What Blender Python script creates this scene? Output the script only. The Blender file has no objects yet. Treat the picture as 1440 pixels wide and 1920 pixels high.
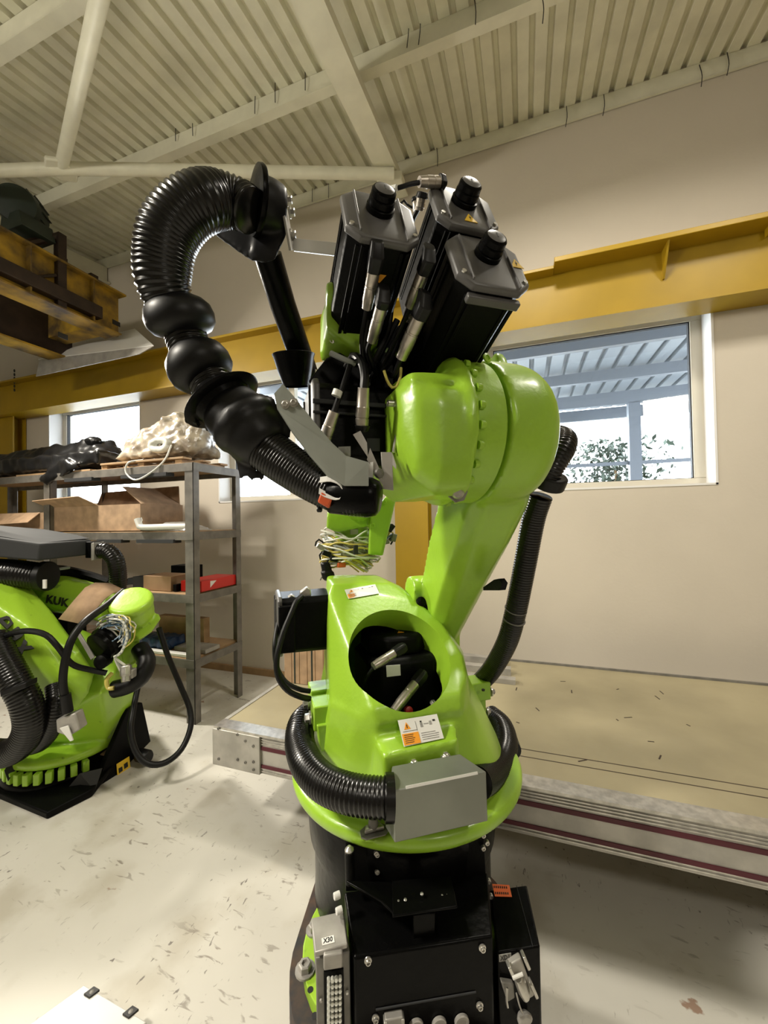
import bpy, bmesh, math, random
import numpy as np
from mathutils import Vector as V, Matrix, noise
random.seed(7)
SC = bpy.context.scene
COL = SC.collection
PI = math.pi
rad = math.radians
# ------------------------------------------------------------------ camera
CH = 1.35
FPX = 750.0
YAW, PIT, ROL = rad(19.4), rad(1.0), rad(-1.0)
c_f = V((-math.sin(YAW)*math.cos(PIT), math.cos(YAW)*math.cos(PIT), math.sin(PIT)))
c_r0 = V((math.cos(YAW), math.sin(YAW), 0)); c_u0 = c_r0.cross(c_f)
c_r = c_r0*math.cos(ROL)+c_u0*math.sin(ROL)
c_u = -c_r0*math.sin(ROL)+c_u0*math.cos(ROL)
cam_d = bpy.data.cameras.new('camera'); cam = bpy.data.objects.new('camera', cam_d); COL.objects.link(cam)
M = Matrix.Identity(4)
for i in range(3):
    M[i][0] = c_r[i]; M[i][1] = c_u[i]; M[i][2] = -c_f[i]
CAM = V((0, 0, CH)); M.translation = CAM
cam.matrix_world = M
cam_d.sensor_fit = 'VERTICAL'; cam_d.sensor_height = 36; cam_d.lens = 36*FPX/1920
cam_d.clip_start = 0.05; cam_d.clip_end = 200
SC.camera = cam
# ------------------------------------------------------------------ world, lamps, exposure
SC.view_settings.view_transform = 'Standard'; SC.view_settings.look = 'None'
SC.view_settings.gamma = 1; SC.view_settings.use_curve_mapping = False
SC.view_settings.exposure = 0.0
w = bpy.data.worlds.new('sky'); SC.world = w; w.use_nodes = True
wn = w.node_tree.nodes['Background']; wn.inputs[0].default_value = (0.88, 0.94, 1.0, 1); wn.inputs[1].default_value = 16.0
def area(name, loc, tgt, size, power, col, size_y=None, spread=180):
    l = bpy.data.lights.new(name, 'AREA'); l.energy = power; l.color = col
    l.shape = 'RECTANGLE'; l.size = size; l.size_y = size_y or size; l.spread = rad(spread)
    o = bpy.data.objects.new(name, l); COL.objects.link(o); o.location = loc
    o.rotation_euler = (V(tgt)-V(loc)).to_track_quat('-Z', 'Y').to_euler(); return o
WARM = (1.0, 0.93, 0.80)
area('unseen_lamp', (-3.55, 1.75, 2.74), (-0.9, 1.2, 0.2), 0.2, 70, WARM, spread=160)
area('unseen_lamp', (0.12, 1.72, 3.65), (0.3, 1.4, 0), 0.22, 34, WARM)
area('unseen_lamp', (1.5, 1.5, 3.65), (1.4, 2.0, 0), 0.25, 17, WARM, spread=150)  # added lamp, unseen, to brighten the wall on the right
area('unseen_lamp', (-2.3, -0.7, 3.3), (-0.5, 1.0, 0.5), 0.3, 37, WARM, spread=100)
area('unseen_lamp', (2.2, -1.4, 3.1), (1.1, 2.9, 0.2), 0.6, 12, WARM, 0.3, spread=120)  # unseen fill light added behind the camera to lift the wall
area('unseen_lamp', (-3.4, -1.6, 2.9), (-2.4, 2.4, 3.2), 1.0, 44, WARM, 0.3)  # unseen fill aimed upwards, added to brighten the left wall and ceiling

# ------------------------------------------------------------------ pixel helpers: find where a point of the photo lies on a known plane
def ray(x, y): return c_f + c_r*((x-720)/FPX) - c_u*((y-960)/FPX)
def PD(x, y, D): return CAM + ray(x, y)*D
def PZ(x, y, z=0.0):
    d = ray(x, y); return CAM + d*((z-CH)/d.z)
def PY(x, y, Y):
    d = ray(x, y); return CAM + d*(Y/d.y)
def PX(x, y, X):
    d = ray(x, y); return CAM + d*(X/d.x)
# robot frame: s to the right, t away, z up
RO = V((-0.43, 1.41, 0)); RT = V((-0.597, 0.802, 0)).normalized(); RS = V((RT.y, -RT.x, 0)); UZ = V((0, 0, 1))
def R(s, t, z): return RO + RS*s + RT*t + UZ*z
def PT(x, y, t):
    d = ray(x, y); k = (t-(CAM-RO).dot(RT))/d.dot(RT); return CAM + d*k
def PS(x, y, s):
    d = ray(x, y); k = (s-(CAM-RO).dot(RS))/d.dot(RS); return CAM + d*k

# ------------------------------------------------------------------ materials
def mat(name, col, rough=0.5, metal=0.0, noise_s=0, noise_a=0.0, bump=0.0, bump_s=60, spec=None, col2=None, coat=0, alpha=None, thr=None, det=4):
    m = bpy.data.materials.new(name); m.use_nodes = True
    nt = m.node_tree; b = nt.nodes['Principled BSDF']
    b.inputs['Base Color'].default_value = (*col, 1); b.inputs['Roughness'].default_value = rough; b.inputs['Metallic'].default_value = metal
    if spec is not None: b.inputs['Specular IOR Level'].default_value = spec
    if coat: b.inputs['Coat Weight'].default_value = coat; b.inputs['Coat Roughness'].default_value = 0.15
    if noise_s:
        tc = nt.nodes.new('ShaderNodeTexCoord'); n = nt.nodes.new('ShaderNodeTexNoise'); n.inputs['Scale'].default_value = noise_s; n.inputs['Detail'].default_value = det
        nt.links.new(tc.outputs['Object'], n.inputs['Vector'])
        r = nt.nodes.new('ShaderNodeMapRange'); r.inputs[1].default_value = 0.35; r.inputs[2].default_value = 0.65
        if thr: r.inputs[1].default_value, r.inputs[2].default_value = thr
        nt.links.new(n.outputs[0], r.inputs[0])
        mx = nt.nodes.new('ShaderNodeMix'); mx.data_type = 'RGBA'
        c2 = col2 or tuple(c*(1-noise_a) for c in col)
        mx.inputs['A'].default_value = (*col, 1); mx.inputs['B'].default_value = (*c2, 1)
        nt.links.new(r.outputs[0], mx.inputs['Factor']); nt.links.new(mx.outputs['Result'], b.inputs['Base Color'])
    if bump:
        tc = nt.nodes.new('ShaderNodeTexCoord'); n = nt.nodes.new('ShaderNodeTexNoise'); n.inputs['Scale'].default_value = bump_s; n.inputs['Detail'].default_value = 3
        nt.links.new(tc.outputs['Object'], n.inputs['Vector'])
        bp = nt.nodes.new('ShaderNodeBump'); bp.inputs['Strength'].default_value = bump; bp.inputs['Distance'].default_value = 0.01
        nt.links.new(n.outputs[0], bp.inputs['Height']); nt.links.new(bp.outputs[0], b.inputs['Normal'])
    return m
GREEN = mat('lime_paint', (0.30, 0.52, 0.032), 0.36, 0, 9, 0, 0.06, 70, col2=(0.275, 0.485, 0.03), coat=0.25)
GREEN2 = mat('lime_paint_scuffed', (0.33, 0.56, 0.035), 0.36, 0, 25, 0, 0.06, 70, col2=(0.18, 0.32, 0.03), coat=0.25, thr=(0.66, 0.74))
BLACK = mat('black_paint', (0.0025, 0.0025, 0.0025), 0.45, 0, 0, 0, 0.08, 120, spec=0.09)
BLACKG = mat('black_gloss', (0.0025, 0.0025, 0.0025), 0.27, 0, 0, 0, 0.1, 30, spec=0.08)
RUBBER = mat('black_rubber', (0.004, 0.004, 0.0045), 0.42, spec=0.28)
HOSE = mat('black_hose_plastic', (0.005, 0.0047, 0.0047), 0.25, spec=0.36)
CHAR = mat('charcoal_plastic', (0.035, 0.036, 0.038), 0.8, spec=0.3)
LID = mat('lid_sheen_grey', (0.085, 0.082, 0.08), 0.42)  # lamp reflection on the black lids put into the colour as lighter grey
STEEL = mat('bright_steel', (0.62, 0.60, 0.56), 0.32, 0.85, 40, 0.3)
NICKEL = mat('nickel_connector', (0.55, 0.50, 0.44), 0.34, 0.9, 30, 0.25)
ZINC = mat('galvanised_sheet', (0.27, 0.285, 0.25), 0.42, 0.55, 7, 0.15, 0.03, 12)
GREY = mat('grey_metal', (0.22, 0.21, 0.19), 0.5, 0.3, 20, 0.3)
LGREY = mat('pale_grey_metal', (0.42, 0.40, 0.37), 0.45, 0.4, 15, 0.25)
SHELFM = mat('shelf_grey_paint', (0.19, 0.175, 0.155), 0.5, 0.1, 14, 0.35)
YEL = mat('yellow_paint', (0.38, 0.238, 0.005), 0.45, 0, 4, 0.12, 0.05, 10)
YELD = mat('dirty_yellow_paint', (0.50, 0.30, 0.02), 0.55, 0, 6, 0, col2=(0.08, 0.05, 0.02))
RUSTY = mat('brown_primer', (0.045, 0.026, 0.017), 0.6, 0.1, 9, 0.5)
RUST = mat('rusty_steel', (0.10, 0.06, 0.04), 0.75, 0.2, 18, 0, col2=(0.03, 0.03, 0.035))
DECK = mat('cream_painted_deck', (0.84, 0.82, 0.67), 0.5, 0, 5, 0.16, 0.03, 20)
BEAMC = mat('cream_painted_steel', (0.78, 0.76, 0.62), 0.5, 0, 8, 0.10, 0.05, 30)
WALL = mat('cream_wall', (0.62, 0.56, 0.47), 0.7, 0, 1.3, 0.07, 0.05, 60)
WHITE = mat('white_window_plastic', (0.78, 0.77, 0.76), 0.4)
CREAMF = mat('cream_window_frame', (0.60, 0.56, 0.47), 0.5)
SEAL = mat('black_seal', (0.01, 0.01, 0.012), 0.6)
PLY = mat('film_faced_plywood', (0.34, 0.295, 0.185), 0.5, 0, 3, 0.2, 0.03, 30)
ALU = mat('aluminium_profile', (0.50, 0.48, 0.44), 0.45, 0.5, 12, 0.25)
STRIPE = mat('dark_red_stripe', (0.085, 0.008, 0.018), 0.5)
CARD = mat('cardboard', (0.38, 0.235, 0.13), 0.8, 0, 8, 0.18)
CARD2 = mat('pale_cardboard', (0.47, 0.31, 0.19), 0.8, 0, 14, 0.3)
WOOD = mat('pine_wood', (0.38, 0.24, 0.12), 0.7, 0, 10, 0.25)
RED = mat('red_plastic', (0.55, 0.02, 0.015), 0.4)
ORANGE = mat('orange_label', (0.90, 0.19, 0.06), 0.5)
ORANGEC = mat('orange_clip', (0.60, 0.10, 0.03), 0.4)
BLUE = mat('blue_plastic', (0.02, 0.06, 0.17), 0.4, 0, 20, 0.5)
LABEL = mat('white_label', (0.72, 0.71, 0.68), 0.28, 0, 0, 0)
LABELG = mat('grey_label', (0.36, 0.35, 0.33), 0.4, 0, 60, 0.4)
LORANGE = mat('label_orange', (0.85, 0.33, 0.02), 0.35)
LYELL = mat('warning_yellow', (0.78, 0.50, 0.03), 0.4)
INK = mat('black_ink', (0.012, 0.012, 0.012), 0.5)
BAGM = mat('black_bag_film', (0.010, 0.010, 0.011), 0.28, 0, 0, 0, 0.5, 8)
WRAP = mat('dusty_clear_wrap', (0.46, 0.40, 0.31), 0.25, 0, 9, 0, 0.6, 9, col2=(0.16, 0.13, 0.10))
WIREW = mat('white_wire', (0.62, 0.62, 0.56), 0.4)
WIREY = mat('yellow_wire', (0.60, 0.50, 0.12), 0.4)
WIREB = mat('blue_wire', (0.10, 0.18, 0.28), 0.4)
WIREG = mat('grey_wire', (0.30, 0.32, 0.30), 0.4)
DGREEN = mat('dark_green_motor_paint', (0.022, 0.035, 0.026), 0.5, 0, 6, 0.3)
EXTM = mat('pale_exterior_steel', (0.14, 0.16, 0.19), 0.5)
EXTR = mat('exterior_roof_sheet', (0.25, 0.28, 0.31), 0.45)
LEAF = mat('pale_leaves', (0.05, 0.075, 0.05), 0.6, 0, 2, 0.4)
CONC = mat('pale_concrete', (0.30, 0.30, 0.29), 0.8)
def glass_mat():
    m = bpy.data.materials.new('window_glass'); m.use_nodes = True; nt = m.node_tree
    for n in list(nt.nodes): nt.nodes.remove(n)
    o = nt.nodes.new('ShaderNodeOutputMaterial'); t = nt.nodes.new('ShaderNodeBsdfTransparent'); t.inputs[0].default_value = (0.94, 0.96, 0.97, 1)
    g = nt.nodes.new('ShaderNodeBsdfGlossy'); g.inputs['Roughness'].default_value = 0.02
    x = nt.nodes.new('ShaderNodeMixShader'); x.inputs[0].default_value = 0.06
    nt.links.new(t.outputs[0], x.inputs[1]); nt.links.new(g.outputs[0], x.inputs[2]); nt.links.new(x.outputs[0], o.inputs[0]); return m
GLASS = glass_mat()
def film_mat():
    m = bpy.data.materials.new('clear_plastic_film'); m.use_nodes = True; nt = m.node_tree
    for n in list(nt.nodes): nt.nodes.remove(n)
    o = nt.nodes.new('ShaderNodeOutputMaterial'); t = nt.nodes.new('ShaderNodeBsdfTransparent')
    g = nt.nodes.new('ShaderNodeBsdfPrincipled'); g.inputs['Base Color'].default_value = (0.6, 0.58, 0.55, 1); g.inputs['Roughness'].default_value = 0.2
    x = nt.nodes.new('ShaderNodeMixShader'); x.inputs[0].default_value = 0.55
    nt.links.new(t.outputs[0], x.inputs[1]); nt.links.new(g.outputs[0], x.inputs[2]); nt.links.new(x.outputs[0], o.inputs[0]); return m
FILM = film_mat()
def floor_mat():
    m = bpy.data.materials.new('scuffed_white_floor'); m.use_nodes = True; nt = m.node_tree; b = nt.nodes['Principled BSDF']
    tc = nt.nodes.new('ShaderNodeTexCoord')
    def ns(scale, det, lo, hi, sc=(1, 1, 1), rot=0, dist=0):
        mp = nt.nodes.new('ShaderNodeMapping'); mp.inputs['Scale'].default_value = sc; mp.inputs['Rotation'].default_value = (0, 0, rot); nt.links.new(tc.outputs['Object'], mp.inputs[0])
        n = nt.nodes.new('ShaderNodeTexNoise'); n.inputs['Scale'].default_value = scale; n.inputs['Detail'].default_value = det; n.inputs['Distortion'].default_value = dist
        nt.links.new(mp.outputs[0], n.inputs['Vector'])
        r = nt.nodes.new('ShaderNodeMapRange'); r.inputs[1].default_value = lo; r.inputs[2].default_value = hi; nt.links.new(n.outputs[0], r.inputs[0]); return r.outputs[0]
    def mix(a, bcol, fac):
        x = nt.nodes.new('ShaderNodeMix'); x.data_type = 'RGBA'
        if isinstance(a, tuple): x.inputs['A'].default_value = (*a, 1)
        else: nt.links.new(a, x.inputs['A'])
        x.inputs['B'].default_value = (*bcol, 1); nt.links.new(fac, x.inputs['Factor']); return x.outputs['Result']
    def mul(a, c):
        x = nt.nodes.new('ShaderNodeMath'); x.operation = 'MULTIPLY'; nt.links.new(a, x.inputs[0])
        if isinstance(c, float): x.inputs[1].default_value = c
        else: nt.links.new(c, x.inputs[1])
        return x.outputs[0]
    c = mix((0.66, 0.64, 0.58), (0.56, 0.54, 0.48), ns(1.6, 4, 0.35, 0.7))
    c = mix(c, (0.42, 0.38, 0.30), mul(ns(3.2, 6, 0.54, 0.68), 0.55))
    c = mix(c, (0.20, 0.17, 0.14), mul(mul(ns(14, 5, 0.62, 0.68, (1, 3.0, 1), 0.7, 0.8), ns(1.5, 2, 0.42, 0.6)), 0.75))
    c = mix(c, (0.12, 0.10, 0.09), mul(mul(ns(24, 4, 0.66, 0.70, (3, 1, 1), 0.4, 0.6), ns(2.2, 2, 0.45, 0.6)), 0.8))
    c = mix(c, (0.26, 0.13, 0.07), mul(ns(9, 5, 0.72, 0.75, (1, 1.6, 1), 1.0), 0.8))
    nt.links.new(c, b.inputs['Base Color']); b.inputs['Roughness'].default_value = 0.5
    return m
FLOORM = floor_mat()

# ------------------------------------------------------------------ mesh building
def frame(d, up=None):
    d = V(d).normalized(); u = V(up) if up is not None else (V((0, 0, 1)) if abs(d.z) < 0.9 else V((1, 0, 0)))
    x = u.cross(d).normalized(); return x, d.cross(x).normalized(), d      # x, y, z axes
class MB:
    def __init__(s): s.v = []; s.f = []; s.m = []
    def add(s, vs, fs):
        n = len(s.v); s.v += [V(a) for a in vs]; s.f += [tuple(i+n for i in f) for f in fs]; return s
    def hexa(s, p):     # p: 4 bottom then 4 top
        return s.add(p, [(3, 2, 1, 0), (4, 5, 6, 7), (0, 1, 5, 4), (1, 2, 6, 5), (2, 3, 7, 6), (3, 0, 4, 7)])
    def box(s, c, X, Y, Z):
        c, X, Y, Z = V(c), V(X), V(Y), V(Z)
        return s.hexa([c-X-Y-Z, c+X-Y-Z, c+X+Y-Z, c-X+Y-Z, c-X-Y+Z, c+X-Y+Z, c+X+Y+Z, c-X+Y+Z])
    def bb(s, x0, x1, y0, y1, z0, z1):
        return s.box(((x0+x1)/2, (y0+y1)/2, (z0+z1)/2), ((x1-x0)/2, 0, 0), (0, (y1-y0)/2, 0), (0, 0, (z1-z0)/2))
    def rb(s, s0, s1, t0, t1, z0, z1):      # box in the robot frame
        return s.box(R((s0+s1)/2, (t0+t1)/2, (z0+z1)/2), RS*((s1-s0)/2), RT*((t1-t0)/2), UZ*((z1-z0)/2))
    def rings(s, rs, cap=True, close=False):
        n = len(rs[0]); vs = [p for r in rs for p in r]; fs = []
        k = len(rs)
        for i in range(k if close else k-1):
            a, b = i*n, ((i+1) % k)*n
            for j in range(n):
                q = (j+1) % n; fs.append((a+j, a+q, b+q, b+j))
        if cap and not close: fs.append(tuple(range(n))[::-1]); fs.append(tuple(range((k-1)*n, k*n)))
        return s.add(vs, fs)
    def prism(s, poly, vec):
        vec = V(vec); return s.rings([[V(p) for p in poly], [V(p)+vec for p in poly]])
    def lathe(s, o, d, prof, n=24, up=None, cap=True, sx=1, sy=1):       # prof: (radius, height along d)
        x, y, z = frame(d, up); o = V(o)
        return s.rings([[o+z*h+(x*math.cos(2*PI*k/n)*sx+y*math.sin(2*PI*k/n)*sy)*max(r, 1e-5) for k in range(n)] for r, h in prof], cap)
    def cyl(s, a, b, r, n=20, r2=None):
        a, b = V(a), V(b); return s.lathe(a, b-a, [(r, 0), (r if r2 is None else r2, (b-a).length)], n)
    def tube(s, pts, r, n=12, cap=True):
        pts = [V(p) for p in pts]; k = len(pts)
        rs = r if isinstance(r, (list, tuple)) else [r]*k
        T = [(pts[min(i+1, k-1)]-pts[max(i-1, 0)]).normalized() for i in range(k)]
        x, y, _ = frame(T[0]); out = []
        for i in range(k):
            x = (x-T[i]*x.dot(T[i])).normalized(); y = T[i].cross(x)
            out.append([pts[i]+(x*math.cos(2*PI*j/n)+y*math.sin(2*PI*j/n))*rs[i] for j in range(n)])
        return s.rings(out, cap)
    def ball(s, c, r, n=12, sq=(1, 1, 1)):
        c = V(c); rs = []
        for i in range(1, n):
            a = PI*i/n; rs.append([c+V((r*sq[0]*math.sin(a)*math.cos(2*PI*j/(2*n)), r*sq[1]*math.sin(a)*math.sin(2*PI*j/(2*n)), -r*sq[2]*math.cos(a))) for j in range(2*n)])
        return s.rings(rs)
def spline(pts, step=0.01):      # Catmull-Rom resampled evenly
    pts = [V(p) for p in pts]; P = [pts[0]*2-pts[1]]+pts+[pts[-1]*2-pts[-2]]; fine = []
    for i in range(1, len(P)-2):
        a, b, c, d = P[i-1:i+3]
        for k in range(24):
            t = k/24; fine.append(0.5*((2*b)+(c-a)*t+(2*a-5*b+4*c-d)*t*t+(3*b-a-3*c+d)*t**3))
    fine.append(pts[-1]); out = [fine[0]]; acc = 0; L = sum((fine[i+1]-fine[i]).length for i in range(len(fine)-1))
    n = max(2, round(L/step)); st = L/n; need = st
    for i in range(len(fine)-1):
        seg = (fine[i+1]-fine[i]).length
        while acc+seg >= need-1e-9 and len(out) < n+1:
            out.append(fine[i].lerp(fine[i+1], (need-acc)/seg if seg else 0)); need += st
        acc += seg
    return out
def resample_vals(vals, n):
    return [float(np.interp(i/(n-1), np.linspace(0, 1, len(vals)), vals)) for i in range(n)]
def hose(pts, r, pitch=0.01, amp=0.003, n=20, rvals=None):      # corrugated hose
    m = MB(); p = spline(pts, pitch/4); k = len(p); rr = resample_vals(rvals, k) if rvals else [r]*k
    pr = (0, 1, 1, 0)
    return m.tube(p, [rr[i]-amp*(1-pr[i % 4]) for i in range(k)], n)
ROOTLOC = {}
def finish(o, parent, label, kind, cat, group):
    if label: o['label'] = label
    if kind: o['kind'] = kind
    if cat: o['category'] = cat
    if group: o['group'] = group
    if parent is not None: o.parent = parent
    return o
def rootof(o):
    while o.parent is not None: o = o.parent
    return o
def obj(name, mb, m, parent=None, label=None, kind=None, cat=None, group=None, bev=0, seg=2, sharp=35, sub=0, flat=False, loc=None, rec=True, solid=0):
    me = bpy.data.meshes.new(name)
    off = V((0, 0, 0))
    if parent is not None: off = rootof(parent).location.copy()
    elif loc is not None: off = V(loc)
    elif isinstance(mb, MB):
        xs = [v.x for v in mb.v]; ys = [v.y for v in mb.v]; zs = [v.z for v in mb.v]
        off = V(((min(xs)+max(xs))/2, (min(ys)+max(ys))/2, min(zs)))
    if isinstance(mb, MB):
        me.from_pydata([tuple(v-off) for v in mb.v], [], mb.f)
        if rec:
            b = bmesh.new(); b.from_mesh(me); bmesh.ops.recalc_face_normals(b, faces=b.faces); b.to_mesh(me); b.free()
    else: me = mb; me.transform(Matrix.Translation(-off)); me.name = name
    me.materials.clear(); me.materials.append(m)
    o = bpy.data.objects.new(name, me); COL.objects.link(o)
    if parent is None: o.location = off
    if not flat:
        me.polygons.foreach_set('use_smooth', [True]*len(me.polygons)); me.set_sharp_from_angle(angle=rad(sharp))
    if solid:
        so = o.modifiers.new('s', 'SOLIDIFY'); so.thickness = solid; so.offset = 0
    if bev:
        b = o.modifiers.new('b', 'BEVEL'); b.width = bev; b.segments = seg; b.limit_method = 'ANGLE'; b.angle_limit = rad(30)
    if sub:
        b = o.modifiers.new('u', 'SUBSURF'); b.levels = sub; b.render_levels = sub
    return finish(o, parent, label, kind, cat, group)
def thing(name, label, cat, loc, group=None):
    o = bpy.data.objects.new(name, None); COL.objects.link(o); o.location = loc; o.empty_display_size = 0.1
    return finish(o, None, label, None, cat, group)
def eval_mesh(mb, mods, cut=None):       # build, apply modifiers, return a mesh in world coordinates
    me = bpy.data.meshes.new('t'); me.from_pydata([tuple(v) for v in mb.v], [], mb.f)
    b = bmesh.new(); b.from_mesh(me); bmesh.ops.recalc_face_normals(b, faces=b.faces); b.to_mesh(me); b.free()
    o = bpy.data.objects.new('t', me); COL.objects.link(o); tmp = [o]
    for md in mods:
        if md[0] == 'remesh':
            x = o.modifiers.new('r', 'REMESH'); x.mode = 'VOXEL'; x.voxel_size = md[1]; x.use_smooth_shade = True
        elif md[0] == 'smooth':
            x = o.modifiers.new('s', 'SMOOTH'); x.factor = 0.5; x.iterations = md[1]
        elif md[0] == 'cut':
            cm = bpy.data.meshes.new('c'); cm.from_pydata([tuple(v) for v in md[1].v], [], md[1].f)
            b = bmesh.new(); b.from_mesh(cm); bmesh.ops.recalc_face_normals(b, faces=b.faces); b.to_mesh(cm); b.free()
            co = bpy.data.objects.new('c', cm); COL.objects.link(co); tmp.append(co)
            x = o.modifiers.new('b', 'BOOLEAN'); x.operation = 'DIFFERENCE'; x.object = co; x.solver = 'EXACT'
            if len(md) > 2: x.use_self = True
        elif md[0] == 'dec':
            x = o.modifiers.new('d', 'DECIMATE'); x.ratio = md[1]
    dg = bpy.context.evaluated_depsgraph_get(); dg.update()
    out = bpy.data.meshes.new_from_object(o.evaluated_get(dg))
    for q in tmp: bpy.data.objects.remove(q)
    return out
def cast(mb, vox=0.008, it=8, cuts=()):
    return eval_mesh(mb, [('remesh', vox), ('smooth', it)]+[('cut', c) for c in cuts])
def hull(pts):
    b = bmesh.new()
    for p in pts: b.verts.new(p)
    r = bmesh.ops.convex_hull(b, input=b.verts)
    bmesh.ops.delete(b, geom=[g for g in set(r['geom_interior']+r['geom_unused']) if isinstance(g, bmesh.types.BMVert) and g.is_valid], context='VERTS')
    b.verts.ensure_lookup_table(); b.verts.index_update()
    m = MB(); m.add([v.co.copy() for v in b.verts], [tuple(v.index for v in f.verts) for f in b.faces]); b.free(); return m
def join(*ms):
    m = MB()
    for a in ms: m.add(a.v, a.f)
    return m
def circ(c, d, r, n=24, up=None, sx=1, sy=1):
    x, y, z = frame(d, up); c = V(c); return [c+(x*math.cos(2*PI*k/n)*sx+y*math.sin(2*PI*k/n)*sy)*r for k in range(n)]
def textmesh(txt, o, xd, yd, size, m, name, parent, ext=0.0008, bold=0.0, sx=1.0, align='CENTER', sp=1.0):
    cu = bpy.data.curves.new('t', 'FONT'); cu.body = txt; cu.size = size; cu.align_x = align; cu.align_y = 'CENTER'; cu.extrude = ext; cu.offset = bold; cu.resolution_u = 2; cu.space_character = sp
    ob = bpy.data.objects.new('t', cu); COL.objects.link(ob); dg = bpy.context.evaluated_depsgraph_get(); dg.update()
    me = bpy.data.meshes.new_from_object(ob.evaluated_get(dg)); bpy.data.objects.remove(ob)
    xd, yd = V(xd).normalized(), V(yd); yd = (yd-xd*yd.dot(xd)).normalized(); zd = xd.cross(yd)
    T = Matrix(((xd.x*sx, yd.x, zd.x, o[0]), (xd.y*sx, yd.y, zd.y, o[1]), (xd.z*sx, yd.z, zd.z, o[2]), (0, 0, 0, 1)))
    me.transform(T); return obj(name, me, m, parent, flat=True)
def plate(c, xd, yd, w, h, th):
    x, y, z = V(xd).normalized(), V(yd).normalized(), None; z = x.cross(y).normalized(); y = z.cross(x)
    return MB().box(c, x*w/2, y*h/2, z*th/2)
def quadplate(p, th):       # plate from 4 corner points
    p = [V(a) for a in p]; n = (p[1]-p[0]).cross(p[3]-p[0]).normalized()*th
    return MB().hexa([a-n/2 for a in p]+[a+n/2 for a in p])
def bolt(c, d, r=0.008, h=0.007, m=STEEL, parent=None, washer=True, name='bolt'):
    c = V(c); d = V(d).normalized(); b = MB()
    if washer: b.lathe(c, d, [(r*1.45, 0), (r*1.45, h*0.25)], 14)
    b.lathe(c, d, [(r*0.95, 0), (r, h*0.3), (r*0.95, h*0.9), (r*0.75, h), (r*0.5, h), (r*0.45, h*0.7)], 6 if washer else 12)
    return obj(name, b, m, parent, sharp=30)
def warn(c, xd, yd, w, parent, m=LYELL):      # triangular warning sticker with a bolt mark
    x = V(xd).normalized(); y = V(yd).normalized(); z = x.cross(y).normalized(); y = z.cross(x); c = V(c)
    t = [c-x*w/2-y*w*0.4, c+x*w/2-y*w*0.4, c+y*w*0.5]
    o = obj('warning_sticker', MB().prism(t, z*0.0012), m, parent, flat=True)
    q = [c+z*0.0012+x*a*w+y*b*w for a, b in ((0.02, 0.28), (-0.08, -0.02), (0.0, 0.0), (-0.03, -0.25), (0.09, 0.08), (0.01, 0.06))]
    obj('warning_symbol', MB().prism(q, z*0.0008), INK, parent, flat=True)
    return o
# ================================================================== THE ROOM
WY = 2.975
def roof(Y): return 4.04-0.12*(WY-Y)
def struct(name, mb, m, **k):
    k.setdefault('kind', 'structure'); return obj(name, mb, m, **k)
struct('floor', MB().bb(-8, 4.5, -4.5, WY+0.25, -0.1, 0), FLOORM, flat=True)
WIN = [(-5.02, -3.63), (-2.66, -1.27), (-0.275, 1.115)]; WZ0, WZ1 = 1.525, 2.68
m = MB(); xs = -8
for a, b in WIN:
    m.bb(xs, a, WY, WY+0.25, 0, 4.3); m.bb(a, b, WY, WY+0.25, 0, WZ0); m.bb(a, b, WY, WY+0.25, WZ1, 4.3); xs = b
m.bb(xs, 4.5, WY, WY+0.25, 0, 4.3)
struct('wall_far', m, WALL, flat=True, rec=False)
struct('wall_left', MB().bb(-8.2, -8, -4.5, WY, 0, 4.3), WALL, flat=True)
struct('wall_right', MB().bb(4.5, 4.7, -4.5, WY, 0, 4.3), WALL, flat=True)
struct('wall_behind', MB().bb(-8, 4.5, -4.7, -4.5, 0, 4.3), WALL, flat=True)
# corrugated roof deck: ribs run away from the camera
def deck(x0, x1, y0, y1, pitch, z0f, dep, wide=0.62):
    m = MB(); prof = []; n = int((x1-x0)/pitch)
    for i in range(n):
        a = x0+i*pitch; g = pitch*(1-wide)/2
        prof += [(a+g*0.55, dep), (a+g, 0), (a+pitch-g, 0), (a+pitch-g*0.55, dep)]
    vs = [V((x, y0, z0f(y0)+z)) for x, z in prof]+[V((x, y1, z0f(y1)+z)) for x, z in prof]; k = len(prof)
    m.add(vs, [(i, i+1, k+i+1, k+i) for i in range(k-1)]); return m
cl = struct('ceiling', deck(-7.9, 4.5, -4.6, WY+0.2, 0.1, lambda y: roof(y)+0.10, 0.032), DECK, flat=True, rec=False, label='cream corrugated steel roof deck on purlins')
struct('ceiling_top', MB().hexa([(-8.1, -4.7, roof(-4.7)+0.2), (4.6, -4.7, roof(-4.7)+0.2), (4.6, WY+.2, roof(WY)+0.22), (-8.1, WY+.2, roof(WY)+0.22), (-8.1, -4.7, roof(-4.7)+0.3), (4.6, -4.7, roof(-4.7)+0.3), (4.6, WY+.2, roof(WY)+0.32), (-8.1, WY+.2, roof(WY)+0.32)]), DECK, parent=cl, kind=None, flat=True)
for k, y in enumerate((WY-0.015, 2.11, 1.27, 0.43, -0.41, -1.25, -2.1, -3.0, -3.9)):
    z = roof(y); mm = MB()
    mm.bb(-7.95, 4.45, y-0.006, y+0.006, z, z+0.098); mm.bb(-7.95, 4.45, y-0.006, y+(0.055 if k else 0.01), z-0.006, z+0.001)
    obj('purlin', mm, BEAMC, cl, flat=True)
rnd = random.Random(3)
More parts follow.
